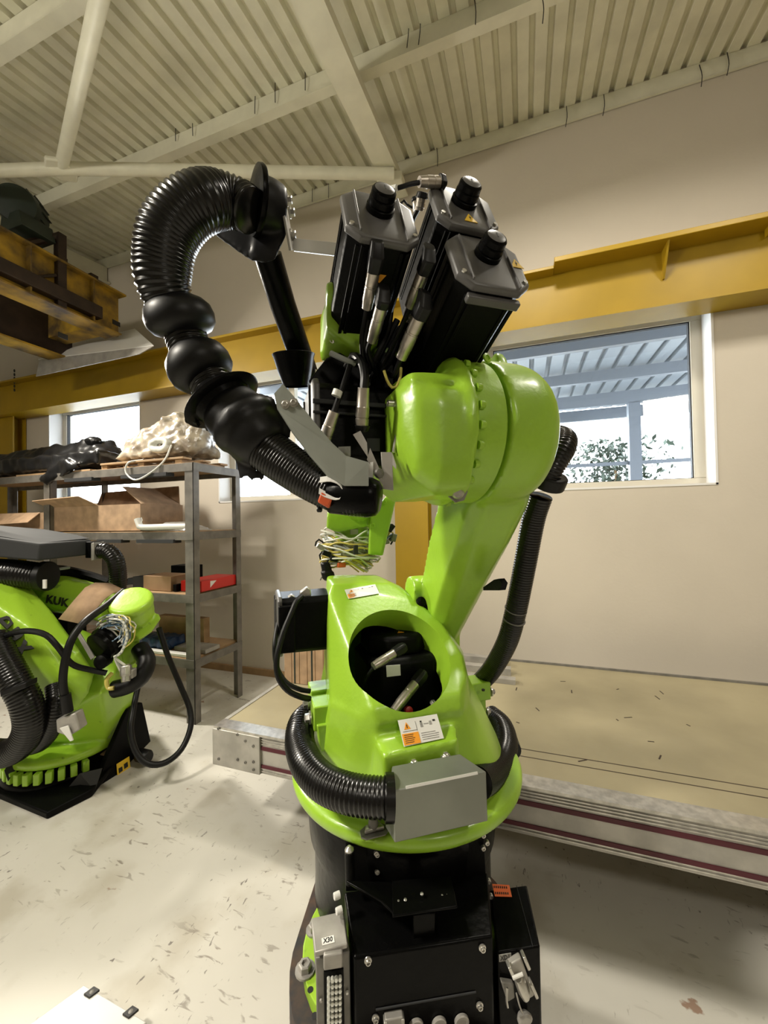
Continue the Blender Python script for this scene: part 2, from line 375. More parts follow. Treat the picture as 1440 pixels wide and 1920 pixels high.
for px, py in ((330, 232), (361, 222), (478, 178), (515, 157), (571, 133), (765, 48), (787, 42), (888, 5), (1061, 205), (1131, 183), (1310, 128), (1362, 105), (818, 283), (585, 352), (615, 345), (508, 372), (1015, 0)):
    yy = WY-0.03 if py > 270 or px > 1010 and py > 90 else 2.09
    a = PY(px, py, yy); b = a+V((0.01*rnd.uniform(-1, 1), 0, -0.12)); md = (a+b)/2+V((0.008, -0.01, 0))
    obj('tie_wire', MB().tube(spline([a+V((0.004, 0, 0.02)), md, b], 0.03), 0.0025, 5), INK, cl)
def beam_seg(a, b, wd, ht):      # box between two points, wd sideways, ht downwards
    a, b = V(a), V(b); d = (b-a).normalized(); x = V((d.y, -d.x, 0)).normalized()*wd/2
    h = V((0, 0, ht)); return MB().hexa([a-x-h, a+x-h, b+x-h, b-x-h, a-x, a+x, b+x, b-x])
zr = lambda y: roof(y)-0.004
mm = beam_seg((-0.87, WY-0.01, zr(WY)), (-0.87, -4.4, zr(-4.4)), 0.05, 0.17); mm.v += []
b2 = beam_seg((-0.87, WY-0.01, zr(WY)-0.17), (-0.87, -4.4, zr(-4.4)-0.17), 0.14, 0.014)
struct('trim_1', join(mm, b2), BEAMC, label='cream steel rafter running overhead towards the wall', flat=True)
mm = beam_seg((-4.1, WY-0.01, zr(WY)), (-4.1, -4.4, zr(-4.4)), 0.05, 0.17)
struct('trim_2', join(mm, beam_seg((-4.1, WY-0.01, zr(WY)-0.17), (-4.1, -4.4, zr(-4.4)-0.17), 0.14, 0.014)), BEAMC, flat=True)
zb = 3.80
n1 = PZ(738, 326, 3.78); n2 = PZ(115, 316, 3.70); n3 = PZ(-260, 330, 3.66); n4 = PZ(195, -40, 3.62)
struct('trim_3', MB().tube([n1, n2, n3], 0.038, 14), BEAMC, label='round roof brace running across above the hose')
struct('trim_4', MB().tube([n2+V((0, 0, 0.01)), n4, n4+(n4-n2)*1.5], 0.036, 14), BEAMC, label='round roof brace rising to the upper left')
struct('trim_5', quadplate([n1+V((-0.12, -0.05, 0.0)), n1+V((0.05, 0.03, 0)), n1+V((0.05, 0.12, 0)), n1+V((-0.12, 0.1, 0))], 0.07), BEAMC, bev=0.005, label='gusset block where brace meets rafter')
struct('trim_6', MB().lathe(n2-V((0, 0, 0.02)), (0, 0, 1), [(0.10, 0), (0.10, 0.03)], 6), BEAMC, bev=0.01, label='gusset plate joining two roof braces')
# windows
for k, (a, b) in enumerate(WIN):
    yf = WY+0.135; fr = 0.062; o = thing('window_%d' % (k+1), 'white framed workshop window', None, ((a+b)/2, WY, WZ0)); o['kind'] = 'structure'
    rv = MB(); tk = 0.012
    rv.bb(a, b, WY-0.004, yf, WZ1-tk, WZ1+0.001); rv.bb(a, b, WY-0.004, yf, WZ0-0.001, WZ0+tk); rv.bb(a-0.001, a+tk, WY-0.004, yf, WZ0, WZ1); rv.bb(b-tk, b+0.001, WY-0.004, yf, WZ0, WZ1)
    obj('window_reveal', rv, WHITE, o, flat=True, rec=False)
    f = MB(); f.bb(a, b, yf, yf+0.06, WZ1-tk-fr, WZ1-tk); f.bb(a, b, yf, yf+0.06, WZ0+tk, WZ0+tk+fr*0.7); f.bb(a, a+tk+fr, yf, yf+0.06, WZ0+tk+fr*0.7, WZ1-tk-fr); f.bb(b-tk-fr, b, yf, yf+0.06, WZ0+tk+fr*0.7, WZ1-tk-fr)
    obj('window_frame', f, CREAMF, o, bev=0.004, rec=False)
    g0, g1, h0, h1 = a+tk+fr, b-tk-fr, WZ0+tk+fr*0.7, WZ1-tk-fr
    s = MB(); s.bb(g0, g1, yf+0.01, yf+0.04, h1-0.006, h1+0.001); s.bb(g0, g1, yf+0.01, yf+0.04, h0-0.001, h0+0.004); s.bb(g0-.001, g0+0.006, yf+0.01, yf+0.04, h0, h1); s.bb(g1-0.006, g1+.001, yf+0.01, yf+0.04, h0, h1)
    obj('window_seal', s, SEAL, o, flat=True, rec=False)
    obj('pane', MB().bb(g0, g1, yf+0.022, yf+0.026, h0, h1), GLASS, o, flat=True)
    if k == 1: obj('mullion', MB().bb(-1.99, -1.93, yf, yf+0.06, h0, h1), CREAMF, o, bev=0.003)
# yellow runway beam and column
bt = thing('runway_beam', 'yellow steel crane runway beam along the window wall', 'beam', (0, 2.78, 2.58))
obj('web', MB().bb(-7.9, 4.4, 2.775, 2.79, 2.59, 2.93), YEL, bt, flat=True)
obj('top_flange', MB().bb(0.205, 4.4, 2.64, 2.92, 2.905, 2.935), YEL, bt, bev=0.003)
obj('top_flange', MB().bb(-7.9, 0.205, 2.69, 2.88, 2.895, 2.915), YEL, bt, bev=0.003)
obj('bottom_flange', MB().bb(-7.9, 4.4, 2.755, 2.97, 2.578, 2.592), YEL, bt, flat=True)
for x in (0.80, 2.0, -1.75):
    obj('stiffener', MB().hexa([(x, 2.776, 2.74), (x+.01, 2.776, 2.74), (x+.01, 2.776, 2.905), (x, 2.776, 2.905), (x, 2.765, 2.74), (x+.01, 2.765, 2.74), (x+.01, 2.66, 2.905), (x, 2.66, 2.905)]), YEL, bt, flat=True)
obj('end_bracket', MB().prism([(1.28, 2.7, 2.86), (1.28, 2.7, 2.905), (1.36, 2.7, 2.905)], (0, 0.06, 0)), YEL, bt, flat=True)
cc = thing('support_column', 'yellow steel column under the runway beam behind the green robot', 'column', (-0.79, 2.9, 0))
m = MB(); m.bb(-0.915, -0.665, 2.84, 2.855, 0, 2.58); m.bb(-0.915, -0.665, 2.955, 2.97, 0, 2.58); m.bb(-0.80, -0.785, 2.855, 2.955, 0, 2.58)
obj('column_profile', m, YEL, cc, flat=True)
obj('base_plate', MB().bb(-0.95, -0.63, 2.80, 2.97, 0.0, 0.012), YELD, cc, bev=0.002)
m = MB(); m.bb(-5.6, 4.4, WY-0.022, WY-0.001, 0, 0.055)
struct('baseboard_far', m, WOOD, flat=True)
# raised plywood platform with aluminium edge
pl = thing('raised_platform', 'raised plywood platform with striped aluminium edge beside the robot', 'platform', (1.0, 2.4, 0))
PFY, PZ0, PZ1, PBY = 1.415, 0.295, 0.46, 2.605
PFX0, PFX1 = PZ(412, 1353, PZ1).x, 4.4
def ptop(Y): return PZ1
for x0, x1 in ((PFX0+0.02, -0.98), (-0.976, 1.60), (1.604, PFX1)):
    ya, yb = PFY+.062, PBY
    obj('plywood_sheet', MB().hexa([(x0, ya, ptop(ya)-0.02), (x1, ya, ptop(ya)-0.02), (x1, yb, ptop(yb)-0.02), (x0, yb, ptop(yb)-0.02), (x0, ya, ptop(ya)-0.003), (x1, ya, ptop(ya)-0.003), (x1, yb, ptop(yb)-0.003), (x0, yb, ptop(yb)-0.003)]), PLY, pl, flat=True)
obj('edge_profile', MB().bb(PFX0, PFX1, PFY+.005, PFY+.06, PZ0, PZ1-.004), ALU, pl, flat=True)
obj('back_beam', MB().bb(PFX0, PFX1, PBY-.06, PBY-.001, PZ0, PZ1-.02), ALU, pl, flat=True)
m = MB(); m.bb(PFX0, PFX1, PFY-.004, PFY+.062, PZ1-.010, PZ1)
for z in (PZ1-.022, PZ1-.032, PZ1-.042, PZ0+.012, PZ0+.022): m.bb(PFX0, PFX1, PFY+.001, PFY+.006, z-0.002, z+0.002)
obj('edge_lip', m, STEEL, pl, flat=True)
for z in (PZ1-.060, PZ1-.135): obj('stripe', MB().bb(PFX0+0.24, PFX1, PFY+.0015, PFY+.006, z-0.0075, z+0.0075), STRIPE, pl, flat=True)
obj('end_plate', MB().bb(PFX0-0.004, PFX0+0.24, PFY-.008, PFY+.006, PZ0, PZ1-.01), ALU, pl, bev=0.002)
for x, z in ((0.03, .16), (0.03, .03), (0.13, .15), (0.17, .13), (0.21, .115), (0.21, .05), (0.13, .045), (0.17, 0.04), (0.21, .018)):
    bolt((PFX0+x, PFY-.007, PZ0+z), (0, -1, 0), 0.006, 0.005, GREY, pl, False)
obj('side_board', MB().hexa([(PFX0, PFY+.06, PZ0), (PFX0+.02, PFY+.06, PZ0), (PFX0+.02, PBY, PZ0), (PFX0, PBY, PZ0), (PFX0, PFY+.06, ptop(PFY+.06)), (PFX0+.02, PFY+.06, ptop(PFY+.06)), (PFX0+.02, PBY, ptop(PBY)), (PFX0, PBY, ptop(PBY))]), ALU, pl, flat=True)
for x in (-0.95, 0.9, 2.7, 4.2):
    obj('support_beam', MB().bb(x-.04, x+.04, PFY+.25, PBY-.07, PZ0-.08, PZ0+.10), GREY, pl, flat=True)
    for y in (PFY+.55, PBY-.2): obj('support_leg', MB().bb(x-.035, x+.035, y-.035, y+.035, 0, PZ0-.08), GREY, pl, flat=True)
obj('back_strip', MB().bb(-0.45, PFX1, PBY+.001, PBY+.012, PZ1-.03, PZ1+.008), GREY, pl, flat=True)
rq = random.Random(9)
for k in range(16):
    px, py = rq.uniform(960, 1430), rq.uniform(1275, 1460); c = PZ(px, py, PZ1); c.z = ptop(c.y)-.0028; a = rq.uniform(0, 3); l = rq.uniform(.006, .02)
    if c.y < PBY-.1: obj('scrape_mark', MB().box(c, (math.cos(a)*l, math.sin(a)*l, 0), (-math.sin(a)*.0025, math.cos(a)*.0025, 0), (0, 0, .0006)), RUSTY, pl, flat=True)
for y in (PFY+.17, PFY+.22): obj('sheet_score', MB().bb(-.2, PFX1-.1, y, y+.004, ptop(y)-.004, ptop(y)-.0024), RUSTY, pl, flat=True)
# outdoors
ext = thing('outdoor_canopy', 'pale corrugated canopy roof on posts outside the right window', 'canopy', (1.5, 7, 0))
obj('roof_sheet', deck(-4, 9, 3.3, 9.2, 0.23, lambda y: 3.55, 0.06, 0.7), EXTR, ext, flat=True, rec=False)
for y, h in ((4.35, 0.10), (5.4, 0.12), (6.7, 0.14), (9.1, 0.2)): obj('cross_beam', MB().bb(-4, 9, y, y+0.08, 3.5-h, 3.52), EXTM, ext, flat=True)
obj('cross_beam', MB().bb(-4, 9, 7.9, 8.0, 3.28, 3.5), EXTM, ext, flat=True)
for x in (-2.4, PY(1190, 840, 7.97).x, 7.0): obj('post', MB().bb(x-0.09, x+0.09, 7.9, 8.05, 0, 3.3), EXTM, ext, flat=True)
obj('rail', MB().bb(-4, 9, 7.95, 8.0, 2.22, 2.28), EXTM, ext, flat=True)
struct('ground_outside', MB().bb(-14, 18, WY+0.3, 30, -0.2, -0.05), CONC, flat=True)
def bush(x, y, z0, h, wd, n, lab):
    m = MB(); rr = random.Random(int(x*100)+5)
    for i in range(n):
        c = V((x+rr.gauss(0, wd*0.4), y+rr.gauss(0, wd*0.3), z0+h*rr.random()**0.8)); a = V((rr.gauss(0, 1), rr.gauss(0, 1), rr.gauss(0, 1))).normalized(); b = a.cross(V((rr.gauss(0, 1), rr.gauss(0, 1), 1))).normalized(); s = rr.uniform(.04, .10)
        m.add([c-a*s, c+b*s*.45, c+a*s, c-b*s*.45], [(0, 1, 2, 3)])
    t = thing('bush', lab, 'bush', (x, y, 0)); obj('foliage', m, LEAF, t, flat=True, rec=False, kind='stuff')
    obj('stem', MB().tube([(x, y, -.05), (x+.05, y, z0+h*.8)], 0.03, 6), WOOD, t)
bush(1.9, 10.2, 0, 3.0, 1.1, 3200, 'pale leafy bush outside, left of the canopy post'); bush(4.9, 10.4, 0, 2.1, 1.3, 3200, 'pale leafy bush outside, right of the canopy post')
bush(-1.6, 10.5, 0, 2.4, 1.5, 500, 'pale leafy bush outside the middle window')
# ================================================================== THE MAIN ROBOT
def PN(x, y, p0, n):
    d = ray(x, y); return CAM + d*((V(p0)-CAM).dot(n)/d.dot(n))
def dirR(s, t, z): return RS*s+RT*t+UZ*z
rob = thing('industrial_robot', 'lime green six-axis industrial robot standing upright on a black base in the middle', 'robot', RO)
# --- base
gf = [p for c in ((-0.43, 1.14), (-0.36, 1.30), (-0.43, 1.42)) for p in circ((c[0], c[1], 0.055), (0, 0, 1), 0.235, 32)]
rp = [p for c, r in (((-0.38, 1.16), 0.325), ((-0.34, 1.28), 0.30), ((-0.45, 1.36), 0.30)) for p in circ((c[0], c[1], 0.0), (0, 0, 1), r, 40)]
obj('pedestal', hull([p-V((0, 0, 0.378)) for p in rp]+[p+V((0, 0, 0.05)) for p in rp]), RUST, rob, bev=0.004)
bf = obj('base_foot', hull(gf+[p+V((0, 0, 0.04)) for p in gf]), GREEN2, rob, bev=0.01, seg=3)
for px, py, rr in ((572, 1820, 0.019), (588, 1745, 0.016)): bolt(PZ(px, py, 0.095), (0, 0, 1), rr, 0.022, LGREY, bf)
for px, py in ((582, 1856), (590, 1905)): obj('bolt_hole', MB().lathe(PZ(px, py, 0.0945), (0, 0, 1), [(0.008, 0), (0.008, 0.001)], 14), INK, bf)
bs = obj('base_frame', MB().lathe(RO+V((-.005, -.045, .09)), (0, 0, 1), [(0.305, 0), (0.302, 0.06), (0.302, 0.17), (0.318, 0.215), (0.325, 0.31), (0.325, 0.375)], 64), BLACKG, rob, sharp=50)
# --- rotating column
R1, R2 = 0.405, 0.43
rim = MB().lathe(R(0, 0, 0.462), (0, 0, 1), [(0.33, -0.012), (0.385, -0.01), (0.398, 0.0), (0.404, 0.016), (0.402, 0.034), (0.392, 0.044), (0.34, 0.05), (0.30, 0.09)], 96)
tab = hull([PZ(x, y, z) for z in (0.44, 0.495) for x, y in ((668, 1560), (735, 1558), (735, 1580), (678, 1578))]+[R(-0.10, -0.36, 0.495), R(-0.2, -0.34, 0.495)])
sk = hull(circ(R(0, 0.0, 0.49), UZ, 0.355, 40)+circ(R(0, 0.01, 0.56), UZ, 0.335, 40)+[R(s, t, 0.785) for s, t in ((-0.235, -0.255), (0.12, -0.255), (-0.295, -0.14), (0.20, -0.12), (-0.262, 0.2), (0.27, 0.2), (-0.2, 0.36), (0.2, 0.36))]+[R(-0.20, -0.29, 0.77), R(0.08, -0.29, 0.77)])
up = hull([R(s, t, 0.77) for s, t in ((-0.19, -0.30), (0.08, -0.30), (-0.24, -0.25), (0.13, -0.25), (-0.295, -0.13), (0.20, -0.12), (-0.262, 0.2), (0.26, 0.2), (-0.2, 0.36), (0.2, 0.36))]
          + [R(-0.2, -0.285, 0.815), R(0.08, -0.285, 0.815)]
          + [R(-0.268, 0.03, 1.085), R(-0.247, 0.06, 1.118), R(-0.02, 0.07, 1.105), R(0.02, 0.09, 1.09), R(0.095, 0.1, 1.0), R(0.055, -0.02, 1.045), R(0.115, -0.10, 0.975), R(0.142, -0.19, 0.893), R(0.128, -0.24, 0.850), R(0.21, -0.06, 0.86), R(0.25, 0.0, 0.79), R(0.18, 0.02, 0.93), R(-0.22, 0.36, 1.11), R(0.0, 0.36, 1.10), R(0.07, 0.34, 1.0), R(-0.268, 0.1, 1.05), R(-0.225, 0.34, 1.05)])
NOP = dirR(0, -0.665, 0.746)
oc = R(-0.074, -0.170, 0.913)
xa = RS; ya = NOP.cross(xa).normalized()
lip = MB().rings([[oc+NOP*h+(xa*math.cos(2*PI*k/56)*a+ya*math.sin(2*PI*k/56)*b) for k in range(56)] for a, b, h in ((0.185, 0.193, -0.05), (0.182, 0.190, 0.006), (0.15, 0.16, 0.006), (0.145, 0.155, -0.05))], close=True, cap=False)
inner = hull(circ(R(0, 0.0, 0.52), UZ, 0.29, 30)+[R(s, t, 0.78) for s, t in ((-0.18, -0.25), (0.06, -0.25), (-0.262, -0.1), (0.13, -0.1), (-0.235, 0.18), (0.10, 0.18), (-0.15, 0.31), (0.15, 0.31))]+[R(-0.235, 0.07, 1.045), R(-0.03, 0.09, 0.98), R(-0.19, 0.3, 1.05), R(0.02, 0.3, 1.0)])
cut = MB().rings([[oc+NOP*h+(xa*math.cos(2*PI*k/56)*0.167*q+ya*math.sin(2*PI*k/56)*0.178*q) for k in range(56)] for h, q in ((-0.16, 0.93), (0.0, 0.985), (0.2, 1.05))])
lugs = MB()
for px, py, px2, py2, t in ((583, 1297, 630, 1330, -0.02), (588, 1327, 650, 1362, -0.12)):
    a = PT(px, py, t); b = PT(px2, py2, t); lugs.hexa([a, b, b+RT*0.1, a+RT*0.1][0:4] and [V((a.x, a.y, b.z)), b, b+RT*0.09, V((a.x, a.y, b.z))+RT*0.09, a, V((b.x, b.y, a.z)), V((b.x, b.y, a.z))+RT*0.09, a+RT*0.09])
a = PT(588, 1362, -0.13); b = PT(655, 1400, -0.13)
lugs.hexa([V((a.x, a.y, b.z))+RS*0.02, b, b+RT*0.07, V((a.x, a.y, b.z))+RT*0.07+RS*0.02, a+RS*0.01, V((b.x, b.y, a.z)), V((b.x, b.y, a.z))+RT*0.07, a+RT*0.07+RS*0.01])
for px, py, px2, py2, t in ((880, 1284, 921, 1312, -0.06), (884, 1310, 912, 1345, -0.05)):
    a = PT(px, py, t)-RS*0.07; b = PT(px2, py2, t); lugs.hexa([V((a.x, a.y, b.z)), b, b+RT*0.08, V((a.x, a.y, b.z))+RT*0.08, a, V((b.x, b.y, a.z)), V((b.x, b.y, a.z))+RT*0.08, a+RT*0.08])
seat = hull([R(s, t, z) for s, t, z in ((-0.19, -0.36, 0.55), (0.03, -0.36, 0.55), (-0.19, -0.36, 0.722), (0.03, -0.36, 0.722), (-0.22, -0.25, 0.55), (0.08, -0.25, 0.55), (-0.2, -0.28, 0.74), (0.06, -0.28, 0.74))])
body = cast(join(sk, up, rim, tab, seat), 0.0085, 5, [inner, cut])
colm = obj('rotating_column', body, GREEN, rob, sharp=32)
for i_ in range(5):
    lg = MB(); lg.add(lugs.v[i_*8:i_*8+8], [(3, 2, 1, 0), (4, 5, 6, 7), (0, 1, 5, 4), (1, 2, 6, 5), (2, 3, 7, 6), (3, 0, 4, 7)]); obj('mounting_lug', lg, GREEN, colm, bev=0.004, seg=3)
# heads of the bolts on the lugs and the rim
for px, py, t in ((581, 1345, -0.12), (579, 1388, -0.12), (577, 1318, -0.02)): bolt(PT(px+2, py, t+0.03), -RS, 0.014, 0.02, STEEL, colm)
for px, py, t in ((921, 1297, -0.03), (913, 1335, -0.03)): bolt(PT(px-2, py, t+0.03), RS, 0.012, 0.018, STEEL, colm)
for px, py, z in ((598, 1331, 0), (906, 1293, 0)):
    t = -0.09; a = PT(px, py, t); obj('bolt_hole', MB().lathe(a, UZ, [(0.006, -0.004), (0.006, 0.0012)], 12), INK, colm)
# gauge cartridge on the rim tab
a = PZ(701, 1560, 0.507)
obj('gauge_plate', MB().prism([a+RS*x+RT*y for x, y in ((-0.038, -0.012), (-0.026, -0.022), (0.026, -0.022), (0.038, -0.012), (0.036, 0.012), (0.018, 0.024), (-0.018, 0.024), (-0.036, 0.012))], UZ*0.004), GREY, colm, bev=0.001)
obj('gauge_body', MB().prism([a+UZ*0.004+RS*x+RT*y for x, y in ((-0.028, -0.008), (0.028, -0.008), (0.02, 0.012), (-0.02, 0.012))], UZ*0.012), STEEL, colm, bev=0.003)
obj('gauge_cap', MB().lathe(a+UZ*0.012+RT*0.004, UZ, [(0.013, 0), (0.014, 0.01), (0.012, 0.024), (0.007, 0.028)], 18), GREY, colm)
# warning labels
def label_sheet(corners, th, parent, kind):
    tl, tr, br, bl = [V(c) for c in corners]; n = (tr-tl).cross(bl-tl).normalized()
    if n.dot(CAM-tl) < 0: n = -n
    o = obj('warning_label', MB().hexa([bl, br, tr, tl, bl+n*th, br+n*th, tr+n*th, tl+n*th]), LABEL, parent, label='white and orange warning label', flat=True)
    X = tr-tl; Y = bl-tl
    def q(u0, v0, u1, v1, m, nm, h=1.5):
        p = [tl+X*u+Y*v+n*th*1.0 for u, v in ((u0, v1), (u1, v1), (u1, v0), (u0, v0))]
        obj(nm, MB().hexa(p+[a+n*0.0006*h for a in p]), m, o, flat=True)
    q(0.02, 0.55, 0.42, 0.97, LORANGE, 'orange_panel')
    t = [tl+X*u+Y*v+n*th for u, v in ((0.10, 0.40), (0.26, 0.40), (0.18, 0.12))]
    obj('warning_triangle', MB().prism(t, n*0.0008), LORANGE, o, flat=True)
    t = [tl+X*u+Y*v+n*(th+.0008) for u, v in ((0.17, 0.35), (0.19, 0.35), (0.19, 0.22), (0.17, 0.22))]
    obj('triangle_mark', MB().prism(t, n*0.0006), INK, o, flat=True)
    rr = random.Random(4)
    for j, v in enumerate((0.60, 0.67, 0.74, 0.81, 0.88)): q(0.06, v, 0.06+rr.uniform(0.2, 0.32), v+0.022, INK, 'print_line', 2.2)
    for v in (0.62, 0.70, 0.78, 0.86): q(0.48, v, 0.48+rr.uniform(0.3, 0.44), v+0.02, LABELG, 'print_line')
    for v in (0.46,): q(0.06, v, 0.40, v+0.02, LABELG, 'print_line')
    q(0.40, 0.14, 0.41, 0.5, LABELG, 'print_line')
    # small pictogram: a figure and an arrow
    q(0.52, 0.16, 0.56, 0.22, INK, 'pictogram'); q(0.51, 0.24, 0.57, 0.40, LABELG, 'pictogram'); q(0.60, 0.28, 0.72, 0.31, LABELG, 'pictogram'); q(0.74, 0.22, 0.80, 0.36, LABELG, 'pictogram'); q(0.84, 0.18, 0.90, 0.25, INK, 'pictogram')
def surf(x, y, me_obj, lift=0.002):      # where the line of sight meets a mesh already built
    mw = me_obj.location if me_obj.parent is None else rootof(me_obj).location
    o = CAM-mw; d = ray(x, y).normalized()
    from mathutils.bvhtree import BVHTree
    if 'bvh' not in SURF or SURF.get('o') != me_obj.name:
        SURF['bvh'] = BVHTree.FromPolygons([v.co.copy() for v in me_obj.data.vertices], [tuple(p.vertices) for p in me_obj.data.polygons]); SURF['o'] = me_obj.name
    h = SURF['bvh'].ray_cast(o, d)
    if h[0] is None: return None, None
    return h[0]+mw+h[1]*lift, h[1]
SURF = {}
def sticker(px, parent, th=0.0012, lift=0.003):      # four corner pixels -> quad lying on the surface
    return [surf(x, y, parent, lift)[0] for x, y in px]
label_sheet(sticker([(745, 1350), (818, 1338), (832, 1386), (757, 1402)], colm), 0.001, colm, 0)
label_sheet(sticker([(646, 1107), (703, 1097), (711, 1114), (653, 1124)], colm), 0.001, colm, 1)
# grey sheet-metal cover on the front
bx = [PT(x, y, -0.45) for x, y in ((740, 1581), (915, 1540), (912, 1447), (737, 1483))]
bk = [R(-0.185, -0.372, 0.5), R(0.075, -0.372, 0.5), R(0.02, -0.372, 0.725), R(-0.175, -0.372, 0.725)]
bk = [R(-0.193, -0.372, 0.545), R(0.066, -0.372, 0.545), PT(862, 1413, -0.372), PT(735, 1436, -0.372)]
cov = obj('cable_cover', MB().hexa([bx[0], bx[1], bk[1], bk[0], bx[3], bx[2], bk[2], bk[3]]), ZINC, rob, bev=0.003, label='galvanised sheet cover box')
e0, e1 = bx[3].lerp(bx[2], 0.13), bx[3].lerp(bx[2], 0.9)
obj('pale_edge', quadplate([e0-UZ*0.002, e1-UZ*0.002, e1+UZ*0.004+RT*0.002, e0+UZ*0.004+RT*0.002], 0.0025), LABEL, cov)  # pale strip along the top front edge of the cover
for px, py in ((776, 1434), (836, 1420)): bolt(PT(px, py, -0.365), dirR(0, -0.25, 0.97), 0.010, 0.012, STEEL, cov)
# drive motor: octagonal body with lid, knob and stickers
def motor(rear, ax, up, w, h, L, knob=True, sticker1=(0.0, -0.28), lid=0.014, cham=0.2, nm='drive_motor', grooves=True, label=None):
    rear = V(rear); ax = V(ax).normalized(); up = V(up).normalized(); sd = up.cross(ax).normalized()      # sd: sideways
    def sec(o, q, ch=cham):
        a, b = w/2*q, h/2*q; c = min(w, h)*ch
        return [o+sd*x+up*y for x, y in ((-a+c, -b), (a-c, -b), (a, -b+c), (a, b-c), (a-c, b), (-a+c, b), (-a, b-c), (-a, -b+c))]
    o = obj(nm, MB().rings([sec(rear+ax*lid, 0.93), sec(rear+ax*(lid+0.01), 0.93), sec(rear+ax*(L*0.93), 0.95), sec(rear+ax*L, 0.90)]), BLACK, rob, bev=0.004, label=label)
    obj('motor_lid', MB().rings([sec(rear+ax*(lid+0.004), 1.0, cham*0.9), sec(rear+ax*0.005, 1.0, cham*0.9), sec(rear, 0.93, cham*0.9)]), LID, o, bev=0.004, seg=3)
    m = MB()
    if grooves:
        for s_ in (-1, 1):
            for f in (0.34, 0.26):
                m.box(rear+ax*(L*0.5)+sd*s_*w*f-up*h*0.465, sd*0.004, up*0.003, ax*(L*0.42))
                m.box(rear+ax*(L*0.5)+sd*s_*w*0.465+up*h*(f-.2)*1.0, sd*0.003, up*0.004, ax*(L*0.42))
        obj('cooling_rib', m, BLACK, o, bev=0.001)
    for s_ in (-1, 1):
        bolt(rear+ax*(L*0.93)+sd*s_*w*0.40-up*h*0.40, -up+sd*s_, 0.009, 0.008, STEEL, o)
        obj('lid_screw', MB().cyl(rear+sd*s_*w*0.42-up*h*0.30-ax*0.003, rear+sd*s_*w*0.42-up*h*0.30+ax*0.01, 0.005, 10), STEEL, o)
    obj('lid_ridge', join(MB().box(rear-sd*w*0.30-ax*0.001, sd*0.0018, up*h*0.45, ax*0.004), MB().box(rear+sd*w*0.32-ax*0.001, sd*0.0018, up*h*0.42, ax*0.004)), LID, o, bev=0.001)
    if knob:
        k = rear+up*h*0.10
        kb = obj('motor_knob', MB().lathe(k, -ax, [(0.030, 0), (0.030, 0.010), (0.026, 0.012), (0.028, 0.014), (0.027, 0.024), (0.025, 0.026), (0.026, 0.028), (0.0255, 0.038), (0.022, 0.042)], 28), BLACKG, o, sharp=25)
        obj('knob_cap', MB().lathe(k-ax*0.0415, -ax, [(0.0215, 0), (0.018, 0.002), (0.008, 0.003)], 24), LID, kb)
        obj('knob_slot', MB().box(k-ax*0.0445, sd*0.0012, up*0.007, ax*0.0006), INK, kb)
    if sticker1: warn(rear+sd*w*sticker1[0]+up*h*sticker1[1]-ax*0.0005, -sd, up, 0.032, o)
    return o, sd
FD = dirR(0, math.cos(rad(25)), -math.sin(rad(25))); NU = dirR(0, math.sin(rad(25)), math.cos(rad(25)))
m1c, m2c, m3c = R(-0.248, -0.60, 1.985), PT(872, 388, -0.60), PT(917, 490, -0.655)
M1, sd = motor(m1c, FD, NU, 0.160, 0.165, 0.29, sticker1=None, label='black motor with knob at the left of the three')
M2, _ = motor(m2c, FD, NU, 0.152, 0.15, 0.27, sticker1=(0, -0.30), label='black motor standing highest, behind the other two')
M3, _ = motor(m3c, FD, NU, 0.172, 0.170, 0.37, sticker1=(-0.40, 0.05), label='black motor at the right, nearest to the ceiling beam')
def facept(mc, u, l, h=0.16): return mc+sd*u+FD*l-NU*(h*0.47)
for mo, mc, u, l, sz in ((M1, m1c, -0.01, 0.085, 0.024), (M3, m3c, -0.015, 0.13, 0.024)):
    warn(facept(mc, u, l)-NU*0.002, -sd, FD, sz, mo, LORANGE)
obj('maker_plate', MB().box(facept(m3c, 0.01, 0.115)-NU*0.001, sd*0.004, FD*0.007, NU*0.001), LABELG, M3, flat=True)
obj('lid_lip', MB().box(m3c+FD*0.03-NU*0.088-sd*0.0, sd*0.062, FD*0.009, NU*0.008), LID, M3, bev=0.003)
def connector(p0, p1, r, parent, cable=None, cr=0.006, plug=0.35, plugdir=None):
    """black angled plug at p0 end, nickel barrel to p1, then a cable"""
    p0, p1 = V(p0), V(p1); d = (p1-p0); L = d.length; d.normalize()
    c = obj('cable_connector', MB().lathe(p0+d*L*plug, d, [(r*0.8, -0.004), (r, 0), (r, L*0.22), (r*0.93, L*0.23), (r*0.93, L*0.25), (r, L*0.26), (r, L*0.5), (r*0.94, L*0.52), (r*0.85, L*(1-plug))], 20), NICKEL, parent, sharp=25)
    x, y, _ = frame(d); pd = V(plugdir).normalized() if plugdir is not None else V((0, 0, 0))
    obj('plug_body', MB().rings([[p+x*a*r*1.15*q+y*b*r*1.15*q for a, b in ((-1, -.6), (-.6, -1), (.6, -1), (1, -.6), (1, .6), (.6, 1), (-.6, 1), (-1, .6))] for p, q in ((p0+pd*r*1.5-d*r*0.2, 0.8), (p0+d*r*0.8, 1), (p0+d*L*plug, 0.92))]), RUBBER, c, bev=0.002)
    if cable: obj('motor_cable', MB().tube(spline([p1-d*0.01]+[V(q) for q in cable], 0.012), cr, 10), RUBBER, c)
    return c
